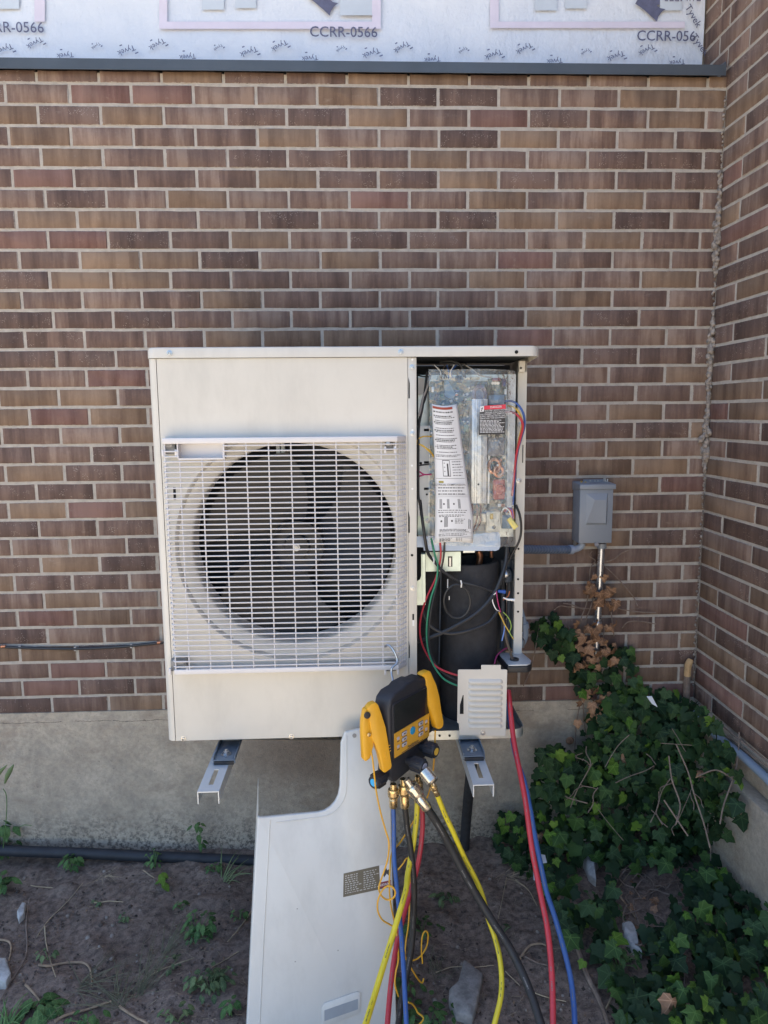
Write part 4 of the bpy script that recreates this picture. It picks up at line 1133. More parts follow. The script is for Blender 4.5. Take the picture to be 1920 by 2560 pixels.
lb = [(859, 2184), (974, 2158), (979, 2217), (858, 2243)]
lab = MB().prism([pp_(x, y, .0006) for x, y in lb], PN * -.0005).build('rating_label', pm('label_bronze', (0.13, 0.115, 0.085), .4, .2, var=.08), pt_)
pux = (pp_(960, 2180) - pp_(880, 2198)).normalized(); puy = PN.cross(pux)
MB().prism([pp_(x, y, .0009) for x, y in ((948, 2164), (974, 2158), (977, 2200), (950, 2206))], PN * -.0003).build('pictogram', PAPER, lab)
MB().prism([pp_(x, y, .0012) for x, y in ((958, 2184), (966, 2170), (968, 2176), (974, 2172), (973, 2190), (967, 2184), (960, 2194))], PN * -.0003).build('pictogram_ink', PINK_, lab)
MB().prism([pp_(x, y, .0009) for x, y in ((950, 2206), (977, 2200), (979, 2215), (951, 2221))], PN * -.0003).build('red_band', pm('print_maroon', (.20, .03, .04), .5), lab)
text('DANGER', pp_(964, 2210, .0018), -pux, -puy, .0085, PAPER, lab, bold=.01)
mb = MB(); r = random.Random(9)
for col_ in ((862, 902), (908, 944)):
    for k_ in range(9):
        x = col_[0] + 1; y0 = 2192 + k_ * 5.4 if col_[0] < 900 else 2182 + k_ * 5.4
        e = col_[1] - r.uniform(0, 12)
        while x < e:
            w_ = r.uniform(3, 8); yy = y0 - (x - col_[0]) * .22
            q = pp_(x, yy, .0009); mb.add([q, q + pux * w_ * .001, q + pux * w_ * .001 + puy * .0022, q + puy * .0022], [(0, 1, 2, 3)]); x += w_ + 2
mb.build('print', pm('print_silver', (.42, .42, .40), .5), lab)['kind'] = 'stuff'
for x, y in ((743, 2272), (845, 2376), (738, 2404)):
    MB().lathe([(.0018, 0), (.0018, .0004)], pp_(x, y, .0002), PN, 6).build('scuff', pm('hole_grey', (.30, .29, .27), .7), pt_)

# ================================================================== digital manifold hung from the grille by its hook
GA = math.radians(50)
ex = Vector((math.cos(GA), math.sin(GA), 0)); en = Vector((math.sin(GA), -math.cos(GA), 0))
GO = on(984, 1895, -.815)                        # bottom-left corner of the yellow face
GB = pm('gauge_rubber', (0.017, 0.019, 0.026), .58, var=.12, scale=30)
GYEL = pm('gauge_yellow', (0.66, 0.36, 0.035), .42, var=.04)
CYEL = pm('clamp_yellow', (0.70, 0.36, 0.02), .42, var=.06, scale=20)
BRASS = pm('brass', (0.62, 0.47, 0.25), .26, .95, var=.12, scale=40)
NICK = pm('nickel', (0.58, 0.55, 0.48), .25, .95, var=.1)
gm = thing('manifold_gauge', 'black and yellow digital manifold gauge hanging by a wire hook on the unit', 'gauge', GO)
gm.rotation_euler = (0, 0, GA)
def L(x, y, z): return Vector((x, y, z))           # local: x along the face, y into the body, z up
FW, FH_ = .158, .142
def rr2(x0, z0, x1, z1, r, n=5):
    return [Vector((x, 0, z)) for x, z in rrect(x0, z0, x1, z1, r, n)]
def shape(poly, y0, y1): return MB().prism([Vector((p.x, y0, p.z)) for p in poly], (0, y1 - y0, 0))
body = [(-.004, -.012), (FW + .006, -.012), (FW + .014, .05), (FW + .014, .135), (FW + .006, .158), (FW - .012, .170), (.115, .172), (.10, .178), (.058, .178), (.045, .172), (.012, .170), (-.008, .158), (-.015, .135), (-.014, .05)]
bd = shape([Vector((x, 0, z)) for x, z in body], .001, .052).build('housing', GB, gm, bevel=.007, local=True, seg=3, ang=50)
shape(rr2(-.003, -.003, FW + .003, FH_ + .004, .008), -.002, .004).build('bezel', GB, gm, bevel=.0015, local=True)
SCR = pm('lcd_dark', (0.014, 0.016, 0.017), .12, var=.2)
scr = shape(rr2(.002, .068, FW - .002, FH_, .005), -.0030, -.0015).build('screen', SCR, gm, local=True)
yp = [Vector((0, 0, 0)), Vector((FW, 0, 0)), Vector((FW, 0, .066)), Vector((0, 0, .066))]
fc = shape(yp, -.0032, -.0015).build('keypad', GYEL, gm, local=True)
KEY = pm('key_grey', (0.46, 0.46, 0.52), .45, var=.04)
def key(x, z, w_, h_):
    o = shape(rr2(x - w_ / 2 - .0012, z - h_ / 2 - .0012, x + w_ / 2 + .0012, z + h_ / 2 + .0012, .003), -.0036, -.0028).build('key_border', PINK_, fc, local=True)
    o = shape(rr2(x - w_ / 2, z - h_ / 2, x + w_ / 2, z + h_ / 2, .0028), -.0052, -.0034).build('key', KEY, fc, bevel=.0006, local=True)
    shape(rr2(x - .004, z - .0012, x + .004, z + .0012, .0005), -.0056, -.0050).build('key_mark', PINK_, fc, local=True)
for x in (.042, .117):
    for z in (.052, .037, .022): key(x, z, .020, .0095)
MB().lathe([(.0105, 0), (.0105, .0022), (.008, .003)], (.079, -.0032, .046), (0, -1, 0), 24).build('power_key', pm('key_blue', (.02, .28, .55), .35), fc, local=True)
for x in (.016, .143):
    for z in (.048, .026):
        shape(rr2(x - .005, z - .004, x + .005, z + .004, .001), -.0038, -.003).build('small_key', KEY, fc, local=True)
        shape(rr2(x - .005, z - .009, x + .005, z - .0068, .0005), -.0038, -.003).build('key_mark', PINK_, fc, local=True)
def ltext(s_, x, y, z, sz_, mat, parent):
    me = text_mesh(s_, 1, 'CENTER', .012).copy()
    for v in me.vertices: v.co = Vector((x + v.co.x * sz_, y, z + v.co.y * sz_))
    me.materials.append(mat); return link('lettering', me, parent)
ltext('Fieldpiece', .080, -.0048, .0085, .0125, PINK_, fc)
shape(rr2(.030, .0015, .128, .0030, .0004), -.0038, -.0031).build('print', PINK_, fc, local=True)
# manifold block and valve knobs
mb = MB().prism([L(-.002, .004, -.010), L(FW + .006, .004, -.010), L(FW + .010, .004, -.040), L(FW - .010, .004, -.062), L(.01, .004, -.074), L(-.006, .004, -.050)], (0, .046, 0))
mb.build('manifold_block', GB, gm, bevel=.005, local=True)
def knob(c, ax, col_, ln, r0):
    o = MB()
    ax = Vector(ax); n_ = 8
    o.lathe([(r0 * .6, 0), (r0 * .62, ln * .25), (r0, ln * .32), (r0 * 1.02, ln * .9), (r0 * .9, ln)], c, ax, n_ * 2)
    k_ = o.build('valve_knob', GB, gm, local=True, ang=30)
    MB().lathe([(r0 * .55, 0), (r0 * .55, .001)], Vector(c) + ax * (ln + .0002), ax, 16).build('knob_disc', col_, k_, local=True)
    for q in range(8):
        a = 2 * PI * q / 8
        up = Vector((0, 0, 1)); s1 = ax.cross(up).normalized()
        d = s1 * math.cos(a) + up * math.sin(a)
        MB().tube([Vector(c) + d * r0 + ax * ln * .35, Vector(c) + d * r0 + ax * ln * .9], .003, 5).build('knob_rib', GB, k_, local=True)
knob((-.004, .022, -.050), (-1, 0, 0), pm('disc_blue', (.05, .38, .70), .4), .052, .018)
knob((.066, .004, -.036), (0, -1, 0), pm('disc_grey', (.42, .42, .50), .4), .055, .018)
knob((.128, .004, -.020), (0, -1, 0), pm('disc_yellow', (.66, .42, .05), .4), .050, .018)
knob((FW + .006, .024, .010), (1, 0, 0), pm('disc_red', (.5, .03, .03), .4), .03, .016)
# hook
def toL(P): return Matrix.Rotation(-GA, 3, 'Z') @ (Vector(P) - GO)
hk = [on(963, 1617, YG - .004), on(966, 1613, YG - .010), on(975, 1615, YG - .018), on(986, 1630, YG - .025), on(993, 1650, YG - .03), on(990, 1660, YG - .035), on(980, 1670, YG - .04), on(979, 1685, YG - .045), on(986, 1716, -.705)]
MB().tube(smooth_path([toL(q) for q in hk], 5), 0.0034, 8).build('hook', STEEL, gm, local=True)

def gl_world(x, y, z): return GO + ex * x - en * y + ez * z

# ================================================================== pipe clamps on both sides of the gauge
def clamp(name_label, polyA, polyB, Y, nrm, screwpx, padpx, loc):
    t = thing('pipe_clamp', name_label, 'clamp', loc, 'yellow pipe temperature clamps')
    n_ = Vector(nrm).normalized()
    p0 = on(loc_px[0], loc_px[1], Y)
    def q(x, y, d=0.0): return onpl(x, y, p0 + n_ * d, n_)
    if polyB: MB().prism([q(x, y, -.004) for x, y in polyB], n_ * -.022).build('rear_jaw', CYEL, t, bevel=.004)
    MB().prism([q(x, y) for x, y in polyA], n_ * -.026).build('front_jaw', CYEL, t, bevel=.005)
    if padpx:
        MB().lathe([(.0085, 0), (.0085, .003), (.006, .004)], q(*padpx, .0), n_, 18).build('rubber_button', BLACK, t)
        a_, b_ = q(*screwpx, -.001), n_
        MB().lathe([(.0048, 0), (.0048, .0035), (.003, .004), (.003, .002)], a_, n_, 14).build('hinge_pin', BRASS, t)
    # finger grooves
    return t, q
Z6 = lambda l: [(890 + x / 6.9125, 1660 + y / 6.9125) for x, y in l]
loc_px = (955, 1840)
tA, qA = clamp('yellow pipe clamp with black button at the left of the gauge',
    Z6([(200, 770), (260, 700), (345, 665), (390, 710), (450, 880), (520, 1100), (560, 1340), (600, 1600), (625, 1760), (610, 1815), (500, 1890), (465, 1870), (440, 1740), (400, 1570), (330, 1390), (280, 1300), (262, 1150), (235, 960)]),
    Z6([(150, 790), (200, 760), (250, 1000), (300, 1280), (310, 1420), (250, 1640), (165, 1695), (132, 1650), (118, 1400), (108, 1150), (112, 990)]), -.835, (.35, -.93, .1), (922, 1836), (917.5, 1788), on(955, 1840, -.835))
loc_px = (1085, 1760)
tB, qB = clamp('yellow pipe clamp at the right of the gauge against the black compressor',
    Z6([(1130, 205), (1160, 160), (1250, 120), (1300, 130), (1340, 230), (1400, 370), (1450, 560), (1480, 780), (1520, 980), (1520, 1060), (1490, 1120), (1420, 1135), (1395, 1110), (1360, 980), (1300, 820), (1262, 720), (1245, 560), (1215, 330), (1195, 230)]),
    None, -.70, (.5, -.86, .1), (0, 0), None, on(1085, 1760, -.70))
for q_, l in ((qA, [(548, 1420, 590, 1400), (555, 1470, 598, 1448), (563, 1520, 605, 1495), (480, 1560, 520, 1530), (490, 1610, 530, 1580), (500, 1660, 540, 1630)]),):
    for a_, b_, c_, d_ in l:
        (x0, y0), (x1, y1) = Z6([(a_, b_), (c_, d_)])
        MB().tube([q_(x0, y0, .0004), q_(x1, y1, .0004)], .0009, 5).build('grip_ridge', CYEL, tA)

# ================================================================== hoses
def hz(l): return [(880 + x / 2.765, 1900 + y / 2.765, Y) for x, y, Y in l]
HB = pm('hose_blue', (0.030, 0.095, 0.30), .42, var=.08, scale=30)
HK = pm('hose_black', (0.016, 0.015, 0.014), .55, var=.15, scale=30)
HY = pm('hose_yellow', (0.66, 0.54, 0.03), .40, var=.06, scale=30)
HR = pm('hose_red', (0.42, 0.030, 0.045), .42, var=.08, scale=30)
SLK = pm('grey_steel_hose', (0.022, 0.022, 0.023), .58, var=.15, scale=30)
def fitting(t, a, b, r, mat=BRASS):
    a, b = Vector(a), Vector(b); d = (b - a); ln = d.length; d.normalize()
    MB().lathe([(r * .62, 0), (r * .62, ln * .22), (r * 1.0, ln * .22), (r * 1.06, ln * .26), (r * 1.06, ln * .5), (r * .98, ln * .55), (r * .7, ln * .56), (r * .7, ln * .62), (r * .8, ln * .66), (r * .8, ln * .96), (r * .72, ln)], a, d, 18).build('fitting', mat, t, ang=25)
    MB().lathe([(r * 1.10, ln * .30), (r * 1.10, ln * .46)], a, d, 12).build('knurled_nut', mat, t, ang=15)
def hose(label, mat, r, path, fit=None, tail=None):
    hp = hz(path); n_ = len(hp) - 1
    pts = [on(x, y, Y - .15 * (i / n_) ** 2.2) for i, (x, y, Y) in enumerate(hp)]
    if tail:                                      # runs on below the frame to lie on the dirt
        d = (pts[-1] - pts[-2]).normalized(); q = pts[-1] + d * .05
        pts += [q, q + d * .05 + Vector((0, -.02, 0))]
        q = pts[-1]; pts += [Vector((q.x + d.x * .12, q.y - .12, GZ + .016)), Vector((q.x + d.x * .3, q.y - .4, GZ + .014))]
    t = thing('hose', label, 'hose', pts[-1], 'refrigerant hoses')
    sp_ = smooth_path(pts, 7)
    MB().tube(sp_, r, 12).build('tube', mat, t, ang=60)
    rh = random.Random(len(label)); mk = MB()          # worn print along the hose
    for i in range(3, len(sp_) - 8):
        if (i // 5) % 3 != 1 or rh.random() < .2: continue
        d = (sp_[i + 1] - sp_[i]); c = (sp_[i] + sp_[i + 1]) / 2; tc = (CAM - c).normalized(); dn = d.normalized()
        tc = (tc - dn * tc.dot(dn)).normalized(); sdv = dn.cross(tc); q = c + tc * r * 1.012 + sdv * r * .15
        for e in range(3):
            o_ = q + d * (e / 3 - .3); hh_ = d * .10 * rh.uniform(.5, 1.3)
            mk.add([o_ - hh_ - sdv * r * .16, o_ + hh_ - sdv * r * .16, o_ + hh_ + sdv * r * .16, o_ - hh_ + sdv * r * .16], [(0, 1, 2, 3)])
    if mk.v: mk.build('print', pm('hose_print_' + mat.name, (.05, .05, .05) if mat in (HY,) else (.16, .15, .14), .6, var=.4, scale=90), t)['kind'] = 'stuff'
    if fit:
        (x0, y0, Y0), fr_ = hz([fit[0]])[0], fit[1]
        fitting(t, on(x0, y0, Y0), pts[0] + (pts[0] - on(x0, y0, Y0)).normalized() * .003, fr_ * 1.28, fit[2] if len(fit) > 2 else BRASS)
    return t
gz = GZ + .012
def tl(x, y): return (x, y, gz)
h = hose('blue hose hanging straight down from the gauge', HB, .0058,
     [(285, 320, -.80), (290, 480, -.81), (290, 640, -.82), (298, 760, -.83), (318, 960, -.85), (336, 1150, -.87), (354, 1400, -.90), (365, 1600, -.92), (376, 1825, -.945)], ((285, 165, -.80), .0105), [(1.30, -1.02, -.50), tl(1.32, -1.12), tl(1.40, -1.35)])
h = hose('thin black hose hanging beside the blue hose under the gauge', HK, .0080,
     [(365, 320, -.78), (383, 480, -.785), (403, 600, -.79), (422, 760, -.80), (430, 900, -.80), (426, 1050, -.80), (420, 1200, -.80), (404, 1340, -.80), (375, 1500, -.81), (345, 1650, -.82), (325, 1800, -.84)], ((355, 130, -.78), .0115, BRASS), [tl(1.22, -.90), tl(1.15, -1.2)])
h = hose('yellow hose crossing in front of the leaning service panel', HY, .0072,
     [(452, 280, -.75), (446, 400, -.76), (430, 540, -.775), (405, 680, -.79), (384, 800, -.815), (372, 900, -.84), (330, 1050, -.87), (270, 1250, -.90), (215, 1430, -.93), (158, 1620, -.96), (95, 1825, -1.0)], ((455, 110, -.75), .0105), [(1.0, -1.1, -.48), tl(.97, -1.2), tl(.9, -1.5)])
h = hose('red hose behind the yellow one beside the leaning panel', HR, .0066,
     [(470, 150, -.72), (482, 300, -.73), (488, 440, -.74), (478, 580, -.75), (452, 740, -.76), (415, 870, -.775), (385, 980, -.79), (350, 1100, -.81), (312, 1260, -.835), (285, 1420, -.86), (262, 1620, -.89), (245, 1825, -.92)], None, [(1.16, -1.0, -.50), tl(1.14, -1.08), tl(1.08, -1.4)])
h = hose('thick black vacuum hose slanting to the lower right', SLK, .0108,
     [(518, 330, -.80), (600, 455, -.80), (680, 600, -.80), (770, 775, -.805), (870, 950, -.81), (980, 1130, -.82), (1090, 1300, -.83), (1180, 1480, -.845), (1245, 1640, -.86), (1305, 1825, -.88)], ((375, 135, -.79), .0135, NICK), [(1.50, -.97, -.50), tl(1.53, -1.05), tl(1.6, -1.4)])
h = hose('yellow hose slanting right beside the thick black hose', HY, .0068,
     [(588, 240, -.81), (640, 370, -.805), (700, 500, -.80), (780, 680, -.79), (860, 835, -.785), (905, 950, -.785), (940, 1090, -.785), (985, 1220, -.79), (1020, 1360, -.80), (1034, 1500, -.81), (1028, 1640, -.82), (985, 1825, -.83)], ((545, 150, -.815), .007), [tl(1.28, -.90), tl(1.22, -1.2)])
qv = [on(x, y, Y) for x, y, Y in hz([(495, 70, -.80), (540, 125, -.815)])]
MB().lathe([(.014, 0), (.0175, .003), (.0175, .036), (.014, .040)], qv[0], qv[1] - qv[0], 20).build('valve_body', NICK, h, ang=30)
MB().tube([qv[1], on(*hz([(572, 180, -.815)])[0])], .0045, 10).build('valve_stem', NICK, h)
h = hose('red hose running down from behind the louvred valve cover', HR, .0074,
     [(1080, -480, -.56), (1092, -380, -.59), (1112, -180, -.63), (1135, -40, -.66), (1162, 90, -.69), (1195, 260, -.72), (1215, 400, -.74), (1242, 600, -.765), (1275, 780, -.785), (1312, 970, -.81), (1345, 1130, -.825), (1370, 1330, -.845), (1385, 1560, -.865), (1390, 1825, -.89)], None, [(1.545, -1.0, -.5), tl(1.55, -1.1), tl(1.58, -1.5)])
h = hose('blue hose running down beside the red one at the right', HB, .0070,
     [(1078, -420, -.53), (1082, -330, -.54), (1108, -150, -.58), (1140, 0, -.62), (1192, 150, -.65), (1232, 340, -.68), (1265, 530, -.71), (1300, 700, -.735), (1342, 900, -.76), (1400, 1080, -.785), (1460, 1290, -.81), (1510, 1500, -.83), (1533, 1690, -.85), (1540, 1825, -.865)], None, [(1.60, -1.0, -.5), tl(1.61, -1.08), tl(1.66, -1.5)])
# thin yellow sensor leads
def lead(label, path, r=.0022, ends=()):
    pts = [on(x, y, Y) for x, y, Y in path] + [Vector(e) for e in ends]
    t = MB().tube(smooth_path(pts, 8), r, 7).build('sensor_lead', pm('lead_yellow', (0.64, 0.34, 0.02), .42), None)
    tag(t, label, 'cable', 'yellow sensor leads')
lead('thin yellow sensor lead looping down from the left clamp over the panel label',
     [(921, 1855, -.84), (930, 1890, -.845), (934, 1920, -.85)] + hz([(155, 110, -.85), (165, 200, -.85), (192, 340, -.86), (230, 480, -.865), (255, 570, -.87), (248, 680, -.87), (218, 780, -.875), (186, 880, -.885), (205, 940, -.89), (245, 966, -.89), (288, 950, -.892), (298, 908, -.892), (270, 872, -.89), (222, 885, -.892), (182, 960, -.90), (178, 1040, -.905), (210, 1105, -.905), (262, 1138, -.90), (300, 1170, -.895), (315, 1260, -.905), (320, 1380, -.91), (300, 1480, -.92), (298, 1560, -.93), (322, 1635, -.93)]))
lead('thin yellow sensor lead from the right clamp curling behind the hoses',
     [(1088, 1826, -.72), (1087, 1870, -.72), (1084, 1915, -.715)] + hz([(548, 160, -.71), (515, 270, -.71), (440, 400, -.715), (340, 560, -.74), (276, 640, -.80), (262, 760, -.845), (258, 880, -.87), (268, 1000, -.88), (290, 1100, -.875), (330, 1250, -.87), (362, 1340, -.86), (410, 1440, -.83), (460, 1520, -.80), (486, 1538, -.79), (496, 1510, -.785)]))
lead('thin yellow sensor lead with a small loop near the ground',
     hz([(318, 760, -.77), (350, 720, -.765), (385, 680, -.76), (400, 800, -.765), (398, 980, -.775), (390, 1140, -.79), (372, 1260, -.80), (370, 1370, -.81), (410, 1388, -.80), (470, 1360, -.785), (515, 1290, -.78), (526, 1210, -.78), (508, 1182, -.78), (486, 1220, -.785), (480, 1310, -.79), (488, 1405, -.79)]), .0020)
lead('thin yellow sensor lead arching at the foot of the panel', hz([(388, 1675, -.85), (420, 1690, -.84), (450, 1740, -.84), (468, 1825, -.86)]), .0022, [(1.22, -.93, GZ + .01)])
# ================================================================== electrical box, conduits, pipes
BOXG = pm('box_grey', (0.235, 0.265, 0.310), .45, .1, var=.05, scale=12)
yb0 = -.086
a, b = on(1447, 1359, yb0), on(1534, 1211, yb0)
bx = thing('disconnect_box', 'grey metal disconnect box screwed to the brick wall by the corner', 'box', ((a.x + b.x) / 2, 0, a.z))
MB().box((a.x, yb0 + .003, a.z), (b.x, -.002, b.z - .004)).build('case', BOXG, bx, bevel=.002)
cv = MB().box((a.x, yb0, a.z + .001), (b.x, yb0 + .0022, on(1490, 1224, yb0).z)).build('cover', BOXG, bx, bevel=.0008)
hd = on(1490, 1223, yb0).z
MB().prism([(a.x - .003, -.001, hd - .010), (a.x - .003, -.001, b.z + .004), (a.x - .003, yb0 - .006, b.z + .001), (a.x - .003, yb0 - .006, hd)], (b.x - a.x + .010, 0, 0)).build('rain_hood', BOXG, bx, bevel=.001)
e0, e1 = on(1463, 1312, yb0), on(1520, 1233, yb0)
w_, h_ = e1.x - e0.x, e1.z - e0.z
V = lambda u, v, d: (e0.x + w_ * u, yb0 - d, e0.z + h_ * v)
mb = MB().add([V(0, 0, .0002), V(1, 0, .0002), V(1, 1, .0002), V(0, 1, .0002), V(.06, .06, .0005), V(.92, .06, .010), V(.90, .80, .013), V(.36, .80, .013)], [(0, 1, 5, 4), (1, 2, 6, 5), (2, 3, 7, 6), (3, 0, 4, 7), (4, 5, 6, 7)])
mb.build('embossed_panel', BOXG, cv, ang=12, bevel=.002)
hs_ = on(1491, 1361, yb0); MB().lathe([(.008, 0), (.008, .003), (.004, .003)], hs_ + Vector((0, .0, 0)), (0, -1, .3), 12).build('hasp', STEEL, bx)
for x, hgt in ((1453, 8), (1463, 6), (1475, 11), (1487, 11), (1494, 11), (1513, 12), (1518, 14)):
    p = on(x, 1209, -.03); MB().tube([(p.x, -.03, b.z - .004), (p.x + .001, -.03, p.z + hgt * .0012)], .0024 if x > 1465 else .0034, 6).build('terminal_stud', STEEL if x > 1465 else YEL, bx)
p = on(1483, 1203, -.012); MB().box((p.x - .035, -.012, p.z - .008), (p.x + .037, -.004, p.z + .006)).build('rear_flange', BOXG, bx)

EMT = pm('emt_steel', (0.50, 0.53, 0.58), .28, .9, var=.1, scale=20)
t = thing('metal_conduit', 'shiny metal conduit below the grey disconnect box, wrapped in dead ivy', 'conduit', on(1490, 1640, -.035))
MB().tube([on(1504, 1362, -.038), on(1502, 1400, -.038), on(1499, 1460, -.038), on(1495, 1540, -.036), on(1492, 1590, -.034), on(1490, 1660, -.03)], .0122, 18).build('pipe', EMT, t)
c0 = on(1504, 1362, -.038); MB().lathe([(.017, -.012), (.017, .006)], c0, (0, 0, 1), 16).build('collar', BOXG, t)
c1, c2 = on(1494, 1556, -.036), on(1493, 1575, -.036)
MB().lathe([(.0145, 0), (.0165, .003), (.0165, .010), (.0145, .012), (.0145, .020), (.0165, .022), (.0165, .030), (.0142, .034)], c2, c1 - c2, 18).build('coupling', EMT, t, ang=20)

FLEX = pm('flex_grey', (0.10, 0.135, 0.20), .5, var=.08)
t = thing('flexible_conduit', 'blue-grey ribbed conduit between the disconnect box and the unit', 'conduit', on(1430, 1374, -.05))
A_, B_ = on(1300, 1373, -.27), on(1424, 1374, -.048)
path = smooth_path([on(1280, 1371, -.30), A_, on(1360, 1374, -.14), B_], 26)
rr_ = [.0135 + .0016 * (1 if (i % 3) else -.6) for i in range(len(path))]
MB().tube(path, rr_, 14).build('ribbed_tube', FLEX, t, ang=20)
MB().tube([on(1422, 1374, -.05), on(1431, 1374, -.045)], .017, 16).tube(smooth_path([on(1430, 1374, -.045), on(1441, 1372, -.04), on(1452, 1366, -.04), on(1456, 1358, -.04)], 4), .012, 14).build('angle_fitting', pm('pvc_grey', (.30, .35, .44), .45), t)

PVC = pm('pvc_blue_grey', (.22, .28, .36), .45, var=.06)
t = thing('conduit_elbow', 'grey plastic conduit elbow bending behind the open side of the unit', 'conduit', on(1318, 1600, -.33))
MB().tube(smooth_path([on(1288, 1490, -.33), on(1300, 1530, -.33), on(1310, 1568, -.33), on(1311, 1588, -.33), on(1305, 1606, -.33), on(1294, 1616, -.33)], 5), .0125, 14).build('elbow', PVC, t)
MB().tube([on(1308, 1558, -.33), on(1310.5, 1571, -.33)], .0165, 16).build('collar', PVC, t)
MB().tube([on(1305, 1590, -.36), on(1311, 1604, -.36), on(1309, 1620, -.36)], .002, 6).build('strap_clip', STEEL, t)

t = MB().tube(smooth_path([on(1190, 1830, -.25), on(1181, 1900, -.20), on(1172, 1980, -.13), on(1165, 2060, -.075), on(1161, 2120, -.058), on(1158, 2170, -.05)], 6), .0185, 16).build('insulated_pipe', FOAM, None, ang=60)
tag(t, 'black insulated pipe dropping to the dirt below the right bracket', 'pipe')
t = MB().tube(smooth_path([on(-60, 2122, -.05), on(52, 2128, -.06), on(200, 2133, -.065), on(358, 2140, -.07), on(500, 2146, -.075), on(632, 2152, -.08), on(720, 2158, -.08), on(820, 2170, -.07)], 6), .0195, 16).build('ground_pipe', pm('black_pipe', (.018, .021, .028), .6, var=.3, scale=20), None, ang=60)
tag(t, 'black plastic pipe lying along the foot of the concrete footing', 'pipe')
t = MB().tube(smooth_path([on(-400, 1600, -.012), on(0, 1617, -.012), on(100, 1621, -.012), on(200, 1622, -.012), on(300, 1617, -.014), on(402, 1607, -.03), on(470, 1604, -.26)], 6), .0048, 10).build('wall_cable', CABLE, None)
tag(t, 'thin black cable along the bricks at the left of the unit', 'cable')
for x, y in ((52, 1618), (190, 1621), (330, 1614)):
    c = on(x, y, -.009); MB().box((c.x - .006, -.014, c.z - .008), (c.x + .002, -.001, c.z + .006)).build('cable_clip', pm('clip_grey', (.34, .33, .32), .6), t)
c = on(3, 1616, -.012); MB().lathe([(.006, 0), (.006, .016)], c, (1, 0, 0), 10).build('copper_ferrule', COPPER, t)
c = on(399, 1606, -.03); MB().lathe([(.006, -.008), (.006, .006)], c, (1, 0, .05), 10).build('copper_ferrule', COPPER, t)
t = MB().tube([(XC - .026, -.05, -.035), onx(1790, 1838, XC - .026), onx(1860, 1893, XC - .026), onx(1916, 1945, XC - .026), (XC - .026, -1.3, -.10)], .014, 12).build('side_conduit', PVC, None, ang=60)
tag(t, 'grey plastic conduit along the ledge of the side wall', 'conduit')
# peeled wood stub in the corner, rusty plug in the footing
WOOD = pm('peeled_wood', (.46, .30, .15), .8, var=.25, scale=40, bump=.4)
BARK = pm('bark', (.20, .15, .12), .9, var=.3, scale=50, bump=.6)
t = thing('wood_stub', 'short peeled wooden stub standing in the wall corner', 'wood', on(1716, 1740, -.03))
MB().tube(smooth_path([on(1727, 1648, -.028), on(1720, 1665, -.03), on(1718, 1690, -.03)], 4), [.010, .012, .013, .0135, .0135, .013, .0125, .0125, .012][:9], 9).build('peeled_wood', WOOD, t)
MB().tube([on(1718, 1690, -.03), on(1717, 1715, -.03), on(1716, 1760, -.03)], .0125, 9).build('bark', BARK, t)
c = on(1425, 1852, -.012)
t = MB().lathe([(.004, -.004), (.013, -.002), (.016, .003), (.012, .010), (.004, .012)], c + Vector((0, -.002, 0)), (0, 1, 0), 10).build('rusty_plug', pm('rusty', (.26, .15, .09), .9, var=.35, scale=60, bump=.6), None)
tag(t, 'small rusty brown plug set in the concrete footing', 'plug')
# ================================================================== ground
def dirt_material():
    m = N('dirt'); p = m.pos()
    a = m.noise(p, 4.5, 7, .65); b = m.noise(p, 45, 6, .7); c_ = m.noise(p, 260, 4, .7)
    c = m.mix(m.ramp(a, [(.3, 0.), (.7, 1.)]), (0.205, 0.155, 0.126), (0.345, 0.270, 0.222))
    c = m.mix(m.ramp(b, [(.38, .75), (.58, 0.)]), c, (0.075, 0.060, 0.054))
    c = m.mix(m.ramp(c_, [(.60, 0.), (.72, .5)]), c, (0.34, 0.28, 0.225))
    m.set(c, .95, spec=.15)
    m.bump(m.math('ADD', m.math('MULTIPLY', b, 1.2), c_), .9, .006)
    return m.m
DIRT = dirt_material()
def gh(x, y):
    near = math.exp(-((x - .8) ** 2) / 14) * (1 if y > -3 else math.exp(-(y + 3) ** 2))
    h = noise.noise(Vector((x * 1.3, y * 1.7, 0))) * .022 + noise.noise(Vector((x * 5, y * 6, 2))) * .012 + noise.noise(Vector((x * 17, y * 19, 5))) * .006
    h += abs(noise.noise(Vector((x * 33, y * 36, 8)))) * .011 + max(0, noise.noise(Vector((x * 11, y * 12, 3)))) * .02
    h += 0.055 * max(0, min(1, (x - 1.5) / 0.9)) * (1 if y > -3 else 0)     # the soil rises into the corner
    return GZ + h * near
def lines(lo, hi, step, far):
    out = [-far, -far / 4, -far / 16, lo - 6, lo - 2, lo - .6]
    n = int(round((hi - lo) / step))
    out += [lo + i * (hi - lo) / n for i in range(n + 1)]
    return out + [hi + .6, hi + 2, hi + 6, far / 16, far / 4, far]
gx, gy = lines(-1.0, 2.6, .0125, 420), lines(-1.5, 0.0, .0125, 420)
vs = [(x, y, gh(x, y) if abs(x) < 4 and -4 < y < .3 else GZ) for y in gy for x in gx]
nx = len(gx)
mb = MB(); mb.v = [Vector(v) for v in vs]
mb.f = [(j * nx + i, j * nx + i + 1, (j + 1) * nx + i + 1, (j + 1) * nx + i) for j in range(len(gy) - 1) for i in range(nx - 1)]
mb.mi = [0] * len(mb.f)
o = mb.build('ground', DIRT, None, ang=80)
tag(o, kind='structure', label='bare brown dirt ground in front of the wall')
o = MB().box((-8, -9.5, GZ - .1), (9, -1.85, GZ + .012)).build('bounce_slab', pm('bounce_slab_warm', (0.58, 0.475, 0.335), .9, var=.12, bump=.3), None, bevel=.01)  # unseen warm-toned surface added behind the camera to bounce sunlight up the wall
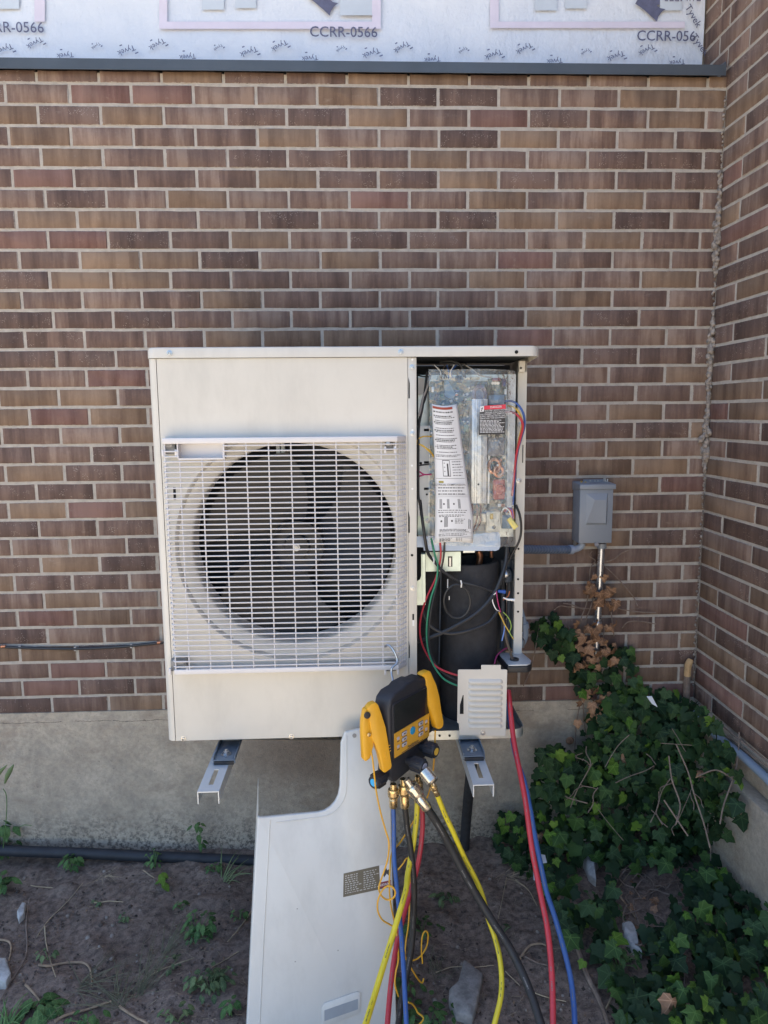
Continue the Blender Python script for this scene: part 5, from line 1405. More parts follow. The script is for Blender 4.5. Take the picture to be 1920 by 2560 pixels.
tag(o, kind='structure', label='unseen pale slab added behind the camera to bounce warm sunlight')
# ================================================================== plants and litter on the dirt
def gpt(x, y, h=0.0):
    P = onz(x, y, GZ + h)
    for _ in range(4): P = onz(x, y, gh(P.x, P.y) + h)
    return P
def leaf_material(name, col, tip, rough=.38, vein=True):
    m = N(name); oi = m.n('ObjectInfo'); p = m.pos()
    f = m.math('ADD', m.math('MULTIPLY', m.noise(p, 24, 3), .8), m.math('MULTIPLY', m.math('SUBTRACT', oi.outputs['Random'], .5), .7))
    c = m.mix(m.ramp(f, [(.15, 0.), (.75, 1.)]), col, tip)
    if vein:
        at = m.n('Attribute', attribute_name='leafuv'); sx = m.n('SeparateXYZ'); m.l(at.outputs['Vector'], sx.inputs[0])
        ax = m.math('ABSOLUTE', sx.outputs[0]); y_ = sx.outputs[1]
        mid = m.math('LESS_THAN', ax, .022)
        d1 = m.math('LESS_THAN', m.math('ABSOLUTE', m.math('SUBTRACT', y_, m.math('MULTIPLY', ax, .42))), .026)
        d2 = m.math('LESS_THAN', m.math('ABSOLUTE', m.math('ADD', y_, m.math('MULTIPLY', ax, .55))), .022)
        v_ = m.math('MAXIMUM', mid, m.math('MAXIMUM', d1, d2))
        c = m.mix(m.math('MULTIPLY', v_, .38), c, tuple(min(1, q * 1.9 + .02) for q in tip))
    m.set(c, rough + .1, spec=.2)
    m.bump(m.noise(p, 110, 3), .35, .004)
    return m.m
LDARK = leaf_material('ivy_dark', (.013, .034, .014), (.036, .074, .025), .5)
LMID = leaf_material('ivy_mid', (.026, .064, .016), (.060, .118, .026), .5)
LLIME = leaf_material('ivy_lime', (.060, .135, .018), (.13, .215, .034), .5)
LDEAD = leaf_material('ivy_dead', (.19, .105, .06), (.36, .215, .13), .8)
LWEED = leaf_material('weed_green', (.035, .085, .025), (.085, .155, .05), .5)
LGREY = leaf_material('weed_grey_green', (.05, .085, .04), (.12, .16, .07), .6)
MASS = {}
for nm_, a_, b_ in (('ivy_dark', (.013, .034, .014), (.036, .074, .025)), ('ivy_mid', (.026, .064, .016), (.060, .118, .026)), ('ivy_lime', (.060, .135, .018), (.13, .215, .034)), ('ivy_dead', (.19, .105, .06), (.36, .215, .13))):
    MASS[nm_] = leaf_material(nm_ + '_mass', a_, b_, .5, False)
VINE = pm('vine_bark', (.22, .165, .13), .9, var=.3, scale=60, bump=.4)
STRAW = pm('straw', (.40, .32, .21), .8, var=.25, scale=40)

IVY = [(0, -.16), (.20, -.36), (.52, -.26), (.50, .02), (.68, .27), (.42, .42), (.26, .66), (0, 1.0)]
OVAL = [(0, -.5), (.2, -.38), (.34, -.1), (.34, .2), (.2, .5), (0, .8)]
def leaf_geo(out, curl, seed):
    r = random.Random(seed)
    pts = [(x, y) for x, y in out] + [(-x, y) for x, y in out[-2:0:-1]]
    vs = []
    for x, y in pts:
        x *= r.uniform(.88, 1.12); y *= r.uniform(.92, 1.08)
        vs.append((x, y, -curl * (x * x * 1.1 + max(0, y) ** 2 * .6) + abs(x) * .16 * r.uniform(.4, 1.3)))
    mid = [(0, .0, .0), (0, .45, -curl * .12)]
    n = len(pts); v = vs + mid; f = []
    for i in range(n):
        a, b = pts[i], pts[(i + 1) % n]
        k = n + 1 if (a[1] + b[1]) / 2 > .3 else n
        f.append((i, (i + 1) % n, k))
    f += [(q, n, n + 1) for q in ()]
    # join the two mid points
    for i in range(n):
        a, b = pts[i], pts[(i + 1) % n]; c = pts[(i + 2) % n]
        k1 = n + 1 if (a[1] + b[1]) / 2 > .3 else n; k2 = n + 1 if (b[1] + c[1]) / 2 > .3 else n
        if k1 != k2: f.append(((i + 1) % n, k2, k1))
    return v, f
_lm = {}
def leaf_mesh(kind, mat, var):
    key = (kind, mat.name, var)
    if key not in _lm:
        v, f = leaf_geo({'ivy': IVY, 'oval': OVAL, 'dead': IVY}[kind], (1.0 + .12 * var) if kind == 'dead' else (.08, .25, .35, .5, .7, .95, .15)[var], var * 7 + len(kind))
        me = bpy.data.meshes.new('leaf'); me.from_pydata(v, [], f); me.materials.append(mat)
        at_ = me.attributes.new('leafuv', 'FLOAT_VECTOR', 'POINT'); at_.data.foreach_set('vector', [c_ for q in v for c_ in (q[0], q[1], 0.0)])
        me.polygons.foreach_set('use_smooth', [True] * len(me.polygons)); me.set_sharp_from_angle(angle=math.radians(60))
        _lm[key] = me
    return _lm[key]
def inpoly(x, y, P):
    c = False
    for i in range(len(P)):
        (x0, y0), (x1, y1) = P[i], P[i - 1]
        if (y0 > y) != (y1 > y) and x < (x1 - x0) * (y - y0) / (y1 - y0) + x0: c = not c
    return c
def basis(nrm, tip):
    z = Vector(nrm).normalized(); y = Vector(tip); y = (y - z * y.dot(z)).normalized(); x = y.cross(z)
    return Matrix((x, y, z)).transposed()
def put_leaf(parent, P, nrm, tip, s, kind, mat):
    o = link('leaf', leaf_mesh(kind, mat, rnd.randrange(7)), parent)
    B = basis(nrm, tip)
    o.rotation_mode = 'QUATERNION'
    o.rotation_quaternion = B.to_quaternion(); o.scale = (s, s, s)
    o.location = Vector(P) - BASE[parent.name]
class Foliage:
    def __init__(s): s.mb, s.mats = MB(), []
    def add(s, P, nrm, tip, sz, kind, mat):
        mat = MASS.get(mat.name, mat)
        if mat not in s.mats: s.mats.append(mat)
        mb = s.mb; mb.cur = s.mats.index(mat)
        B = basis(nrm, tip); v, f = leaf_geo({'ivy': IVY, 'oval': OVAL, 'dead': IVY}[kind], .35, rnd.randrange(90))
        mb.add([Vector(P) + B @ (Vector(q) * sz) for q in v], f)
    def build(s, parent):
        if s.mb.v:
            o = s.mb.build('foliage', s.mats, parent, ang=60); o['kind'] = 'stuff'
def scatter(n, poly, dmin, rs):
    xs = [p[0] for p in poly]; ys = [p[1] for p in poly]; out = []; tries = 0
    while len(out) < n and tries < n * 40:
        tries += 1
        x, y = rs.uniform(min(xs), max(xs)), rs.uniform(min(ys), max(ys))
        if inpoly(x, y, poly) and all((x - a) ** 2 + (y - b) ** 2 > dmin * dmin for a, b in out): out.append((x, y))
    return out
def ivy(label, base, poly, n, dmin, place, nrm, mix_, size, holes=(), extra=0, single=290, seed=1):
    rs = random.Random(seed)
    t = thing('ivy_plant', label, 'ivy', base, 'ivy in the wall corner')
    pts = [q for q in scatter(n, poly, dmin, rs) if not any(inpoly(*q, h) for h in holes)]
    pts = [q for q in pts if noise.noise(Vector((q[0] * .022, q[1] * .022, seed))) > -.30]
    fol = Foliage()
    for i, (x, y) in enumerate(pts):
        P = place(x, y, rs)
        mat = rs.choices([LDARK, LMID, LLIME, LDEAD], mix_(x, y))[0]
        nn = Vector(nrm) + Vector((rs.gauss(0, .5), rs.gauss(0, .35), rs.gauss(0, .5)))
        tip = Vector((rs.gauss(0, .6), -.25, -1 + rs.gauss(0, .3)))
        s = rs.uniform(*size) * (.85 if mat is LLIME else 1)
        kind = 'dead' if mat is LDEAD else 'ivy'
        if i < single: put_leaf(t, P, nn, tip, s, kind, mat)
        else: fol.add(P, nn, tip, s, kind, mat)
    back = [q for q in scatter(extra, poly, 5, rs) if not any(inpoly(*q, h) for h in holes)]
    for x, y in back:                                 # the leaves behind, too crowded to pick apart
        P = place(x, y, rs); P = P + Vector((0, .035 + rs.uniform(0, .03), -.01))
        if P.y > -.012: P.y = -.012
        fol.add(P, Vector(nrm) + Vector((rs.gauss(0, .5), rs.gauss(0, .4), rs.gauss(0, .5))), (rs.gauss(0, .8), -.2, -1), rs.uniform(*size) * .9, 'ivy', LDARK)
    fol.build(t)
    return t
def vine(parent, path, r, mat=VINE, name='vine'):
    MB().tube(smooth_path(path, 4), r, 6).build(name, mat, parent)

# ivy climbing by the conduit
pA = [(1352, 1528), (1388, 1520), (1400, 1560), (1440, 1580), (1462, 1625), (1478, 1655), (1510, 1640), (1545, 1600), (1582, 1625), (1592, 1680), (1600, 1720), (1565, 1745), (1500, 1745), (1450, 1735), (1438, 1690), (1420, 1655), (1372, 1640), (1350, 1600), (1340, 1560)]
tA_ = ivy('ivy climbing the bricks around the metal conduit, brown dead leaves on top', on(1490, 1745, -.02), pA, 62, 15,
    lambda x, y, rs: on(x, y, -.03 - rs.uniform(0, .05)), (0, -1, .35), lambda x, y: (6, 2.2, 1.2, 0) if not (1445 < x < 1570 and y < 1700) else (4, 1.5, .3, 2.5), (.027, .040), extra=70, seed=3)
for x, y, s in ((1478, 1470, .035), (1490, 1478, .03), (1500, 1485, .03), (1496, 1505, .032), (1540, 1505, .03), (1530, 1510, .026), (1448, 1560, .030), (1470, 1568, .028), (1482, 1580, .030), (1440, 1580, .028), (1462, 1595, .034), (1488, 1600, .032), (1470, 1620, .03), (1520, 1570, .024), (1540, 1560, .022), (1530, 1635, .034), (1512, 1625, .026), (1478, 1650, .034), (1500, 1665, .026), (1540, 1650, .026), (1455, 1668, .022), (1495, 1730, .034), (1510, 1745, .03), (1480, 1760, .03), (1520, 1770, .03), (1550, 1780, .03), (1505, 1800, .026), (1460, 1740, .022), (1475, 1455, .018), (1514, 1440, .016)):
    put_leaf(tA_, on(x, y, -.055 - rnd.uniform(0, .025)), (rnd.gauss(0, .6), -1, rnd.gauss(.1, .5)), (rnd.gauss(0, .7), -.2, -1), s * 1.05, 'dead', LDEAD)
rs0 = random.Random(21)
for k_ in range(46):
    x, y = rs0.gauss(1500, 26), rs0.choice([rs0.uniform(1440, 1520), rs0.uniform(1555, 1660), rs0.uniform(1720, 1810)])
    put_leaf(tA_, on(x, y, -.045 - rs0.uniform(0, .03)), (rs0.gauss(0, .7), -1, rs0.gauss(.1, .6)), (rs0.gauss(0, .8), -.2, -1), rs0.uniform(.016, .034), 'dead', LDEAD)
for l in ([(1480, 1378), (1473, 1390), (1488, 1402), (1476, 1420), (1474, 1450), (1472, 1470), (1466, 1510), (1455, 1540), (1450, 1570)], [(1512, 1416), (1530, 1432), (1552, 1455), (1570, 1475), (1585, 1495), (1594, 1515)], [(1512, 1405), (1535, 1398), (1552, 1384), (1572, 1375)],
          [(1385, 1525), (1400, 1515), (1420, 1517), (1450, 1520), (1480, 1522)], [(1408, 1508), (1430, 1512), (1460, 1524)], [(1545, 1520), (1562, 1525), (1600, 1530), (1640, 1532)], [(1555, 1570), (1570, 1555), (1600, 1553), (1640, 1560)],
          [(1485, 1430), (1478, 1460), (1483, 1490), (1476, 1520), (1466, 1546), (1460, 1580)], [(1535, 1590), (1530, 1550), (1528, 1530)], [(1512, 1570), (1508, 1600), (1515, 1640), (1500, 1700)], [(1418, 1560), (1432, 1580), (1450, 1590)], [(1350, 1555), (1335, 1640), (1325, 1680), (1308, 1715)],
          [(1455, 1735), (1446, 1780), (1440, 1820), (1436, 1880), (1428, 1930)], [(1458, 1760), (1462, 1820), (1480, 1880), (1500, 1920)]):
    vine(tA_, [on(x, y, -.018 - .012 * (i % 2)) for i, (x, y) in enumerate(l)], .0021)

# mound against the back wall in the corner
pB = [(1500, 1745), (1560, 1715), (1640, 1712), (1720, 1735), (1770, 1770), (1820, 1830), (1850, 1930), (1856, 2050), (1800, 2110), (1650, 2140), (1480, 2160), (1390, 2110), (1345, 2060), (1340, 1960), (1345, 1890), (1375, 1868), (1420, 1880), (1455, 1900), (1470, 1830), (1490, 1790)]
def placeB(x, y, rs):
    t = max(0, min(1, (y - 1715) / 420))
    Y = -(.03 + .24 * t ** .8 + (.10 if x > 1780 else 0)) * rs.uniform(.75, 1.15) - .01
    P = on(x, y, Y)
    if P.x > XC - .068: P = onx(x, y, XC - .068 - rs.uniform(0, .03))
    return P
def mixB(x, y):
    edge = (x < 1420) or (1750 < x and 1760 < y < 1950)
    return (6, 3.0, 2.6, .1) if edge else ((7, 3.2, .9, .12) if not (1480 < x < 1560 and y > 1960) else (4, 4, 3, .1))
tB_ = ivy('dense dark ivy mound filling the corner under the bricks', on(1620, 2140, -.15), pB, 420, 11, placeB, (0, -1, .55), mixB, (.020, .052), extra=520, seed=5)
for l in ([(1690, 1860), (1720, 1930), (1735, 1985), (1760, 2060), (1775, 2120)], [(1672, 1890), (1680, 1950), (1700, 2010), (1690, 2060)], [(1745, 1940), (1790, 1925), (1830, 1945)], [(1848, 1830), (1845, 1890), (1835, 1940), (1810, 2010), (1800, 2060)], [(1660, 2000), (1700, 2060), (1720, 2090)]):
    vine(tB_, [on(x, y, -.36 - .0008 * (y - 1850)) for x, y in l], .0024)
rsm = random.Random(41)
for k_ in range(22):
    x, y = rsm.uniform(1400, 1830), rsm.uniform(1770, 2060); a = rsm.gauss(1.3, .7); l_ = rsm.uniform(40, 130); y0 = -(.05 + .30 * ((y - 1715) / 420)) - .02
    vine(tB_, [on(x + math.cos(a) * l_ * q + rsm.gauss(0, 5), y + math.sin(a) * l_ * q, y0 - .06 * q - .01) for q in (0, .3, .65, 1)], rsm.uniform(.0010, .0021))
# low ivy between the pipe and the mound
pC = [(1232, 2070), (1262, 2035), (1300, 2040), (1345, 2050), (1372, 2120), (1385, 2200), (1370, 2260), (1330, 2250), (1285, 2170), (1240, 2130)]
tC_ = ivy('low ivy patch behind the red and blue hoses at the wall foot', gpt(1310, 2170), pC, 60, 12, lambda x, y, rs: on(x, y, -.06 - rs.uniform(0, .08) - max(0, (y - 2080) * .0012)), (0, -1, .6), lambda x, y: (5, 3, 2.2, .05) if y < 2110 else (8, 2, .4, .1), (.026, .040), extra=60, seed=8)
# ground ivy in the right foreground
pD = [(1360, 2090), (1480, 2130), (1650, 2130), (1800, 2090), (1880, 2100), (1935, 2170), (1935, 2600), (1560, 2600), (1505, 2480), (1440, 2380), (1400, 2300), (1345, 2200)]
hD = [[(1540, 2190), (1640, 2150), (1720, 2200), (1700, 2300), (1620, 2330), (1560, 2290)], [(1440, 2330), (1480, 2320), (1560, 2560), (1520, 2560)], [(1690, 2400), (1760, 2380), (1770, 2440), (1720, 2480)], [(1440, 2105), (1520, 2105), (1530, 2260), (1455, 2250)], [(1540, 2300), (1625, 2300), (1635, 2470), (1550, 2450)]]
def placeD(x, y, rs):
    return gpt(x, y, .02 + rs.uniform(0, .10) * (1 if y > 2150 else .6))
tD_ = ivy('ground ivy with some lime leaves spreading over the dirt at lower right', gpt(1750, 2400), pD, 420, 11, placeD, (.05, -.75, 1), lambda x, y: (5.5, 3.6, 1.3, .12), (.020, .052), holes=hD, extra=420, seed=11)
rsv = random.Random(17)
for k_ in range(34):                                  # dead runners tangled over the bare gap
    x, y = rsv.uniform(1530, 1730), rsv.uniform(2150, 2420)
    a = rsv.gauss(.5, .9); l_ = rsv.uniform(25, 90)
    vine(tD_, [gpt(x + math.cos(a) * l_ * q + rsv.gauss(0, 5), y + math.sin(a) * l_ * q + rsv.gauss(0, 4), .008 + rsv.uniform(0, .03)) for q in (0, .35, .7, 1)], rsv.uniform(.0011, .0028))
for k_ in range(26):
    x, y = rsv.uniform(1540, 1720), rsv.uniform(2170, 2400)
    put_leaf(tD_, gpt(x, y, .008), (rsv.gauss(0, .5), rsv.gauss(-.2, .5), 1), (rsv.gauss(0, 1), rsv.gauss(0, 1), 0), rsv.uniform(.012, .026), 'dead', rsv.choice([LDEAD, LDEAD, LDARK]))
pE = [(1420, 2210), (1500, 2240), (1560, 2330), (1590, 2440), (1640, 2560), (1560, 2600), (1480, 2420), (1410, 2280)]
# ------------------------------------------------------------------ twigs
def z6(l, ox=0, oy=2100, s=2.5136): return [(ox + x / s, oy + y / s) for x, y in l]
TW = [(z6([(240, 785), (310, 790), (420, 770), (510, 770), (560, 800), (575, 860), (575, 920)]), .0048, 'bent tan twig on bare dirt left of the panel, hooked at its right end'),
      (z6([(280, 540), (290, 650), (320, 770), (350, 860)]), .0026, 'thin twig crossing the bent tan twig'),
      (z6([(60, 235), (140, 255), (210, 290), (330, 300)]), .0028, 'thin brown twig near the left end of the black ground pipe'),
      (z6([(-20, 625), (50, 635), (70, 680), (55, 760)]), .0045, 'crooked brown root at the left edge of the dirt'),
      (z6([(185, 370), (165, 520), (170, 660), (150, 760), (60, 900), (0, 1010)]), .0036, 'long brown root running down the left side of the dirt'),
      (z6([(160, 910), (210, 960), (265, 1030)]), .0046, 'short thick tan stick at the lower left'),
      (z6([(335, 1010), (395, 1075)]), .0040, 'very short tan stick right of the short thick one'),
      (z6([(345, 1140), (420, 1100), (560, 1060), (700, 1010)]), .0052, 'grey-green woody stem lying at the bottom left'),
      (z6([(750, 1045), (830, 1100), (930, 1156)]), .0050, 'tan stick at the bottom edge left of the panel'),
      (z6([(590, 395), (690, 385), (775, 390)]), .0026, 'small pale twig in the middle of the bare dirt'),
      (z6([(1580, 450), (1500, 560), (1430, 640)]), .0030, 'straight brown twig beside the left edge of the panel'),
      (z6([(230, 610), (300, 510), (430, 380), (520, 270)]), .0020, 'long pale straw slanting across the bare dirt'),
      (z6([(880, 900), (1000, 820), (1220, 740)]), .0026, 'thin grey stem among the leafy weeds'),
      (z6([(1500, 700), (1430, 745), (1330, 800)]), .0022, 'thin grey stem beside the lower leafy weed'),
      (z6([(900, 190), (970, 240)]), .0022, 'short pale straw under the black ground pipe'),
      (z6([(435, 850), (480, 980), (530, 1120), (600, 1260), (660, 1420)], 1260, 2000), .0105, 'thick grey root lying between the blue hose and the ivy'),
      (z6([(670, 840), (690, 930), (730, 1040), (750, 1200), (765, 1420)], 1260, 2000), .0042, 'pale forked stick standing up in the ground ivy'),
      (z6([(720, 450), (850, 450), (930, 510), (940, 580), (900, 700)], 1260, 2000), .0040, 'curved grey branch below the corner mound'),
      (z6([(1410, 385), (1250, 470), (1050, 515), (905, 610), (890, 790)], 1260, 2000), .0036, 'long thin branch arching over the ground ivy'),
      (z6([(1105, 400), (1095, 530), (1170, 680), (1240, 900), (1245, 1170)], 1260, 2000), .0034, 'thin vine stem winding down through the ground ivy'),
      (z6([(690, 530), (740, 620), (830, 740)], 1260, 2000), .0060, 'dark rotten stick in the bare gap of the ivy'),
      (z6([(880, 320), (800, 440), (720, 550)], 1260, 2000), .0022, 'thin straight twig under the corner mound'),
      (z6([(640, 1310), (690, 1200), (705, 1070)], 1260, 2000), .0030, 'thin twig right of the thick grey root'),
      (z6([(1540, 1075), (1480, 1160), (1470, 1400)], 1260, 2000), .0036, 'forked grey twig at the lower right corner'),
      (z6([(1130, 830), (1220, 900), (1280, 1010)], 880, 1900, 2.765), .0024, 'thin curved twig left of the right red hose'),
      (z6([(1150, 1390), (1220, 1290), (1300, 1270), (1340, 1280)], 880, 1900, 2.765), .0048, 'olive forked root between the black and red hoses'),
      (z6([(1200, 1360), (1280, 1400), (1350, 1420)], 880, 1900, 2.765), .0036, 'olive root branch touching the red hose'),
      (z6([(580, 1470), (700, 1430), (850, 1432), (980, 1420)], 880, 1900, 2.765), .0020, 'thin pale straw beside the flat grey stone'),
      (z6([(1070, 810), (1040, 960), (1010, 1100)], 880, 1900, 2.765), .0018, 'pale straw leaning right of the thick black hose'),
      (z6([(1060, 1460), (1160, 1560)], 880, 1900, 2.765), .0022, 'short straw right of the lower yellow hose'),
      (z6([(1260, 1610), (1350, 1640), (1480, 1670)], 880, 1900, 2.765), .0024, 'pale twig crossing behind the right red hose'),
      ]
for l, r_t, lab_ in TW:
    r_t *= .78
    pts = smooth_path([gpt(x, y, r_t * .8 + .003) for x, y in l], 5)
    pts = [p + Vector((0, 0, noise.noise(p * 40) * .002)) for p in pts]
    n_ = len(pts)
    o = MB().tube(pts, [r_t * (1 - .35 * i / n_) for i in range(n_)], 6).build('twig', STRAW if r_t < .0024 else (VINE if r_t < .0034 or r_t > .0058 else pm('twig_tan', (.33, .24, .16), .85, var=.3, scale=50, bump=.4)), None)
    tag(o, lab_, 'twig', 'twigs and roots on the dirt')
# litter on the ledge of the side wall
for q, lab_ in (([(1800, 1810), (1850, 1850), (1920, 1905)], 'dead stem on the side wall ledge above the grey conduit'), ([(1820, 1838), (1880, 1890), (1930, 1925)], 'second dead stem lying along the side wall ledge'), ([(1770, 1815), (1820, 1870), (1870, 1900)], 'dark dead stem half under the lime leaves on the ledge')):
    pts = [onx(x, y, XC - .018) for x, y in q]
    o = MB().tube(smooth_path(pts, 4), .0028, 6).build('twig', VINE, None); tag(o, lab_, 'twig', 'twigs and roots on the dirt')
# ------------------------------------------------------------------ stones and rubble
def rock(label, poly, thick, mat, cat='stone', tilt=0.0):
    rs = random.Random(len(label)); P = [gpt(x, y, .004) for x, y in poly]
    c = sum(P, Vector()) / len(P); mb = MB()
    ring0 = [p + Vector((0, 0, -.01)) for p in P]; ring1 = [p + Vector((rs.uniform(-.003, .003), rs.uniform(-.003, .003), thick * rs.uniform(.6, .9))) for p in P]
    ring2 = [c + (p - c) * .72 + Vector((0, 0, thick * rs.uniform(.9, 1.2) + tilt * (p.y - c.y))) for p in P]
    mb.loft([ring0, ring1, ring2], True, True)
    o = mb.build('stone', mat, None, bevel=.004, ang=50)
    tag(o, label, cat, 'stones and rubble on the dirt')
SLAB = pm('grey_stone', (.25, .235, .22), .95, var=.35, scale=30, bump=1.0, bscale=150, dirt=.6)
PLAS = pm('white_plaster', (.46, .46, .45), .9, var=.35, scale=30, bump=1.0, bscale=110, dirt=.7)
rock('flat grey concrete chunk on the dirt right of the panel', [(1162, 2412), (1207, 2452), (1196, 2510), (1180, 2560), (1140, 2550), (1122, 2515), (1122, 2486), (1145, 2470)], .028, SLAB)
rock('white plaster lump lying in the ivy below the corner mound', z6([(475, 290), (530, 280), (580, 330), (612, 395), (568, 450), (578, 540), (530, 500), (490, 400)], 1260, 2000), .035, PLAS)
rock('white plaster lump in the ivy nearer the camera', z6([(740, 810), (800, 795), (840, 880), (870, 1000), (810, 970), (750, 880)], 1260, 2000), .03, PLAS)
rock('small white plaster lump beside the roots at the left', z6([(105, 480), (140, 420), (162, 430), (158, 490), (120, 530)]), .022, PLAS)
rock('pale plaster piece at the left edge of the frame', z6([(-20, 780), (40, 780), (72, 880), (40, 930), (-20, 930)]), .03, PLAS)
for i, (x, y, s) in enumerate(((1350, 2150, 8), (1342, 2195, 9))):
    pass
PAPS = pm('paper_scrap', (.66, .70, .76), .7, var=.05)
for l, lab_ in ((z6([(1305, 655), (1335, 660), (1348, 710), (1318, 715)], 880, 1900, 2.765), 'white paper scrap showing behind the right blue hose'), (z6([(1252, 755), (1275, 770), (1310, 850), (1255, 830)], 880, 1900, 2.765), 'white paper scrap between the right red and blue hoses'), ([(1617, 1742), (1630, 1741), (1644, 1768), (1630, 1760)], 'white scrap caught in the top of the corner ivy')):
    Yp = -.33 if l[0][1] < 1800 else None
    P = [on(x, y, -.20) if Yp else gpt(x, y, .10) for x, y in l]
    o = MB().prism(P, (0, .0015, .001)).build('paper_scrap', PAPS, None); tag(o, lab_, 'paper scrap')
rs = random.Random(4)
PEB = [pm('pebble_a', (.24, .20, .17), .95, var=.2, bump=.5), pm('pebble_b', (.27, .235, .205), .95, var=.2), pm('clod', (.085, .066, .056), .98, var=.3, bump=.8)]
pts_ = []
for i in range(520):
    x, y = rs.uniform(0, 1480), rs.uniform(2160, 2600)
    if 600 < x < 1000 and y > 1990: continue
    pts_.append((x, y, rs.choice([1, 1.3, 1.6, 1.6, 2.2, 2.2, 3.2, 4.5, 6.5])))
mbp = MB()
for x, y, s in pts_:
    c = gpt(x, y, .001); s *= .0012; m_ = rs.choices(PEB, (2, 1.4, 3))[0]
    mbp.cur = PEB.index(m_)
    mbp.lathe([(s * .3, -s * .7), (s * rs.uniform(.8, 1.2), -s * .2), (s * rs.uniform(.7, 1), s * .4), (s * .25, s * .75)], c, (rs.gauss(0, .4), rs.gauss(0, .4), 1), 7)
o = mbp.build('gravel', PEB, None, ang=70); tag(o, 'small pebbles and clods strewn over the dirt', 'gravel', kind='stuff')
LIT = [pm('litter_brown', (.16, .105, .07), .95, var=.4, scale=80), pm('litter_straw', (.34, .27, .18), .9, var=.3, scale=80), pm('litter_dark', (.05, .038, .032), .95, var=.3, scale=80)]
lit = MB()
rs = random.Random(31)
for i in range(2600):
    x = rs.choice([rs.uniform(-30, 660), rs.uniform(-30, 660), rs.uniform(980, 1560)]); y = 2150 + 440 * rs.random() ** .8
    if noise.noise(Vector((x * .011, y * .013, 4))) < rs.uniform(-.45, .35): continue
    c = gpt(x, y, .002); k = rs.choices((0, 1, 2), (3, 2, 4))[0]; a = rs.uniform(0, PI); d = Vector((math.cos(a), math.sin(a), rs.gauss(0, .18)))
    if k == 1:
        ln_ = rs.uniform(.006, .03); lit.cur = 1; lit.tube([c - d * ln_ / 2, c + d * ln_ / 2 + Vector((0, 0, .001))], .0006, 3)
    else:
        s_ = rs.uniform(.002, .007); e = Vector((-d.y, d.x, rs.gauss(0, .3))) * s_ * rs.uniform(.4, .9)
        lit.cur = k; lit.add([c - d * s_, c + e, c + d * s_ + Vector((0, 0, .002)), c - e + Vector((0, 0, .0015))], [(0, 1, 2), (0, 2, 3)])
o = lit.build('leaf_litter', LIT, None, ang=60); tag(o, 'dry leaf crumbs and straw bits strewn on the dirt', 'litter', kind='stuff')
# ------------------------------------------------------------------ weeds
def weed(label, x, y, n, h, spread, size, mat, kind='oval', lean=(0, 0), stem=True, dmax=1.0):
    rs = random.Random(int(x * 3 + y)); b = gpt(x, y)
    t = thing('weed_plant', label, 'weed', b, 'weeds in the dirt')
    for i in range(n):
        f = rs.uniform(.15, 1) ** .8; a = rs.uniform(0, 2 * PI)
        P = b + Vector((lean[0] * f + spread * rs.uniform(.2, 1) * math.cos(a), lean[1] * f + spread * .8 * rs.uniform(.2, 1) * math.sin(a), h * f))
        put_leaf(t, P, (math.cos(a) * .6, math.sin(a) * .5 - .35, 1), (math.cos(a), math.sin(a) - .3, -.1), size * rs.uniform(.6, 1.15), kind, mat)
        if stem and i % 3 == 0: vine(t, [b, b * .5 + P * .5 + Vector((0, 0, h * .1)), P], .0012, mat, 'stem')
    return t
def grass(label, x, y, n, ln, dirx, fan, mat, w=.0022, up=.6):
    rs = random.Random(int(x + y * 2)); b = gpt(x, y)
    t = thing('grass_tuft', label, 'grass', b, 'weeds in the dirt')
    for i in range(n):
        a = dirx + rs.gauss(0, fan); l = ln * rs.uniform(.5, 1.1); s0 = b + Vector((rs.gauss(0, .012), rs.gauss(0, .012), 0))
        d = Vector((math.cos(a), math.sin(a), 0)); pts = []
        for k in range(6):
            q = k / 5; pts.append(s0 + d * l * q * (1 - up * .4) + Vector((0, 0, l * up * (q - .55 * q * q))))
        sd2 = Vector((-d.y, d.x, 0)) * w
        mb = MB(); vs = []
        for k, p_ in enumerate(pts): ww_ = (1 - (k / 5) ** 2) * .9 + .1; vs += [p_ - sd2 * ww_, p_ + Vector((0, 0, w * .5)), p_ + sd2 * ww_]
        mb.add(vs, [(3 * k + j, 3 * k + j + 1, 3 * k + j + 4, 3 * k + j + 3) for k in range(5) for j in (0, 1)])
        mb.build('blade', mat, t)
    return t
weed('leafy grey-green weed nearest the left edge of the panel, lower one', 525, 2480, 70, .05, .075, .020, LGREY)
weed('leafy weed just above the lower grey-green one by the panel', 490, 2350, 46, .06, .06, .022, LWEED, lean=(.02, .03))
weed('small broad-leaved weed on the dirt below the black ground pipe', 178, 2180, 16, .06, .035, .026, LWEED)
weed('upright small weed in front of the black ground pipe middle', 388, 2170, 16, .06, .035, .018, LWEED)
weed('single yellowish weed leaf cluster on the bare dirt', 405, 2220, 7, .05, .018, .030, LLIME)
weed('tall thin weed rising in front of the footing and pipe', 502, 2140, 12, .16, .03, .026, LWEED, lean=(-.01, .0))
weed('small weed right of the tall thin weed', 535, 2180, 12, .04, .03, .018, LWEED)
weed('tiny weed in the middle of the bare dirt', 312, 2308, 9, .03, .02, .018, LGREY)
weed('broad-leaved weed at the left edge below the bushy one', 10, 2235, 14, .07, .05, .040, LWEED)
weed('bushy weed in the left corner against the footing', 5, 2150, 40, .17, .07, .034, LWEED, 'oval')
weed('wide dark weed at the bottom left corner', 95, 2535, 26, .03, .075, .034, LWEED)
weed('weed at the bottom edge between panel and flat stone', 1075, 2560, 30, .04, .09, .032, LWEED)
weed('low weed under the hanging hoses in the middle', 1055, 2330, 20, .03, .07, .024, LWEED)
weed('low weed left of the thick black hose', 1115, 2250, 12, .02, .05, .024, LGREY)
weed('small weed at the bottom edge beside the panel', 580, 2540, 10, .04, .03, .024, LWEED)
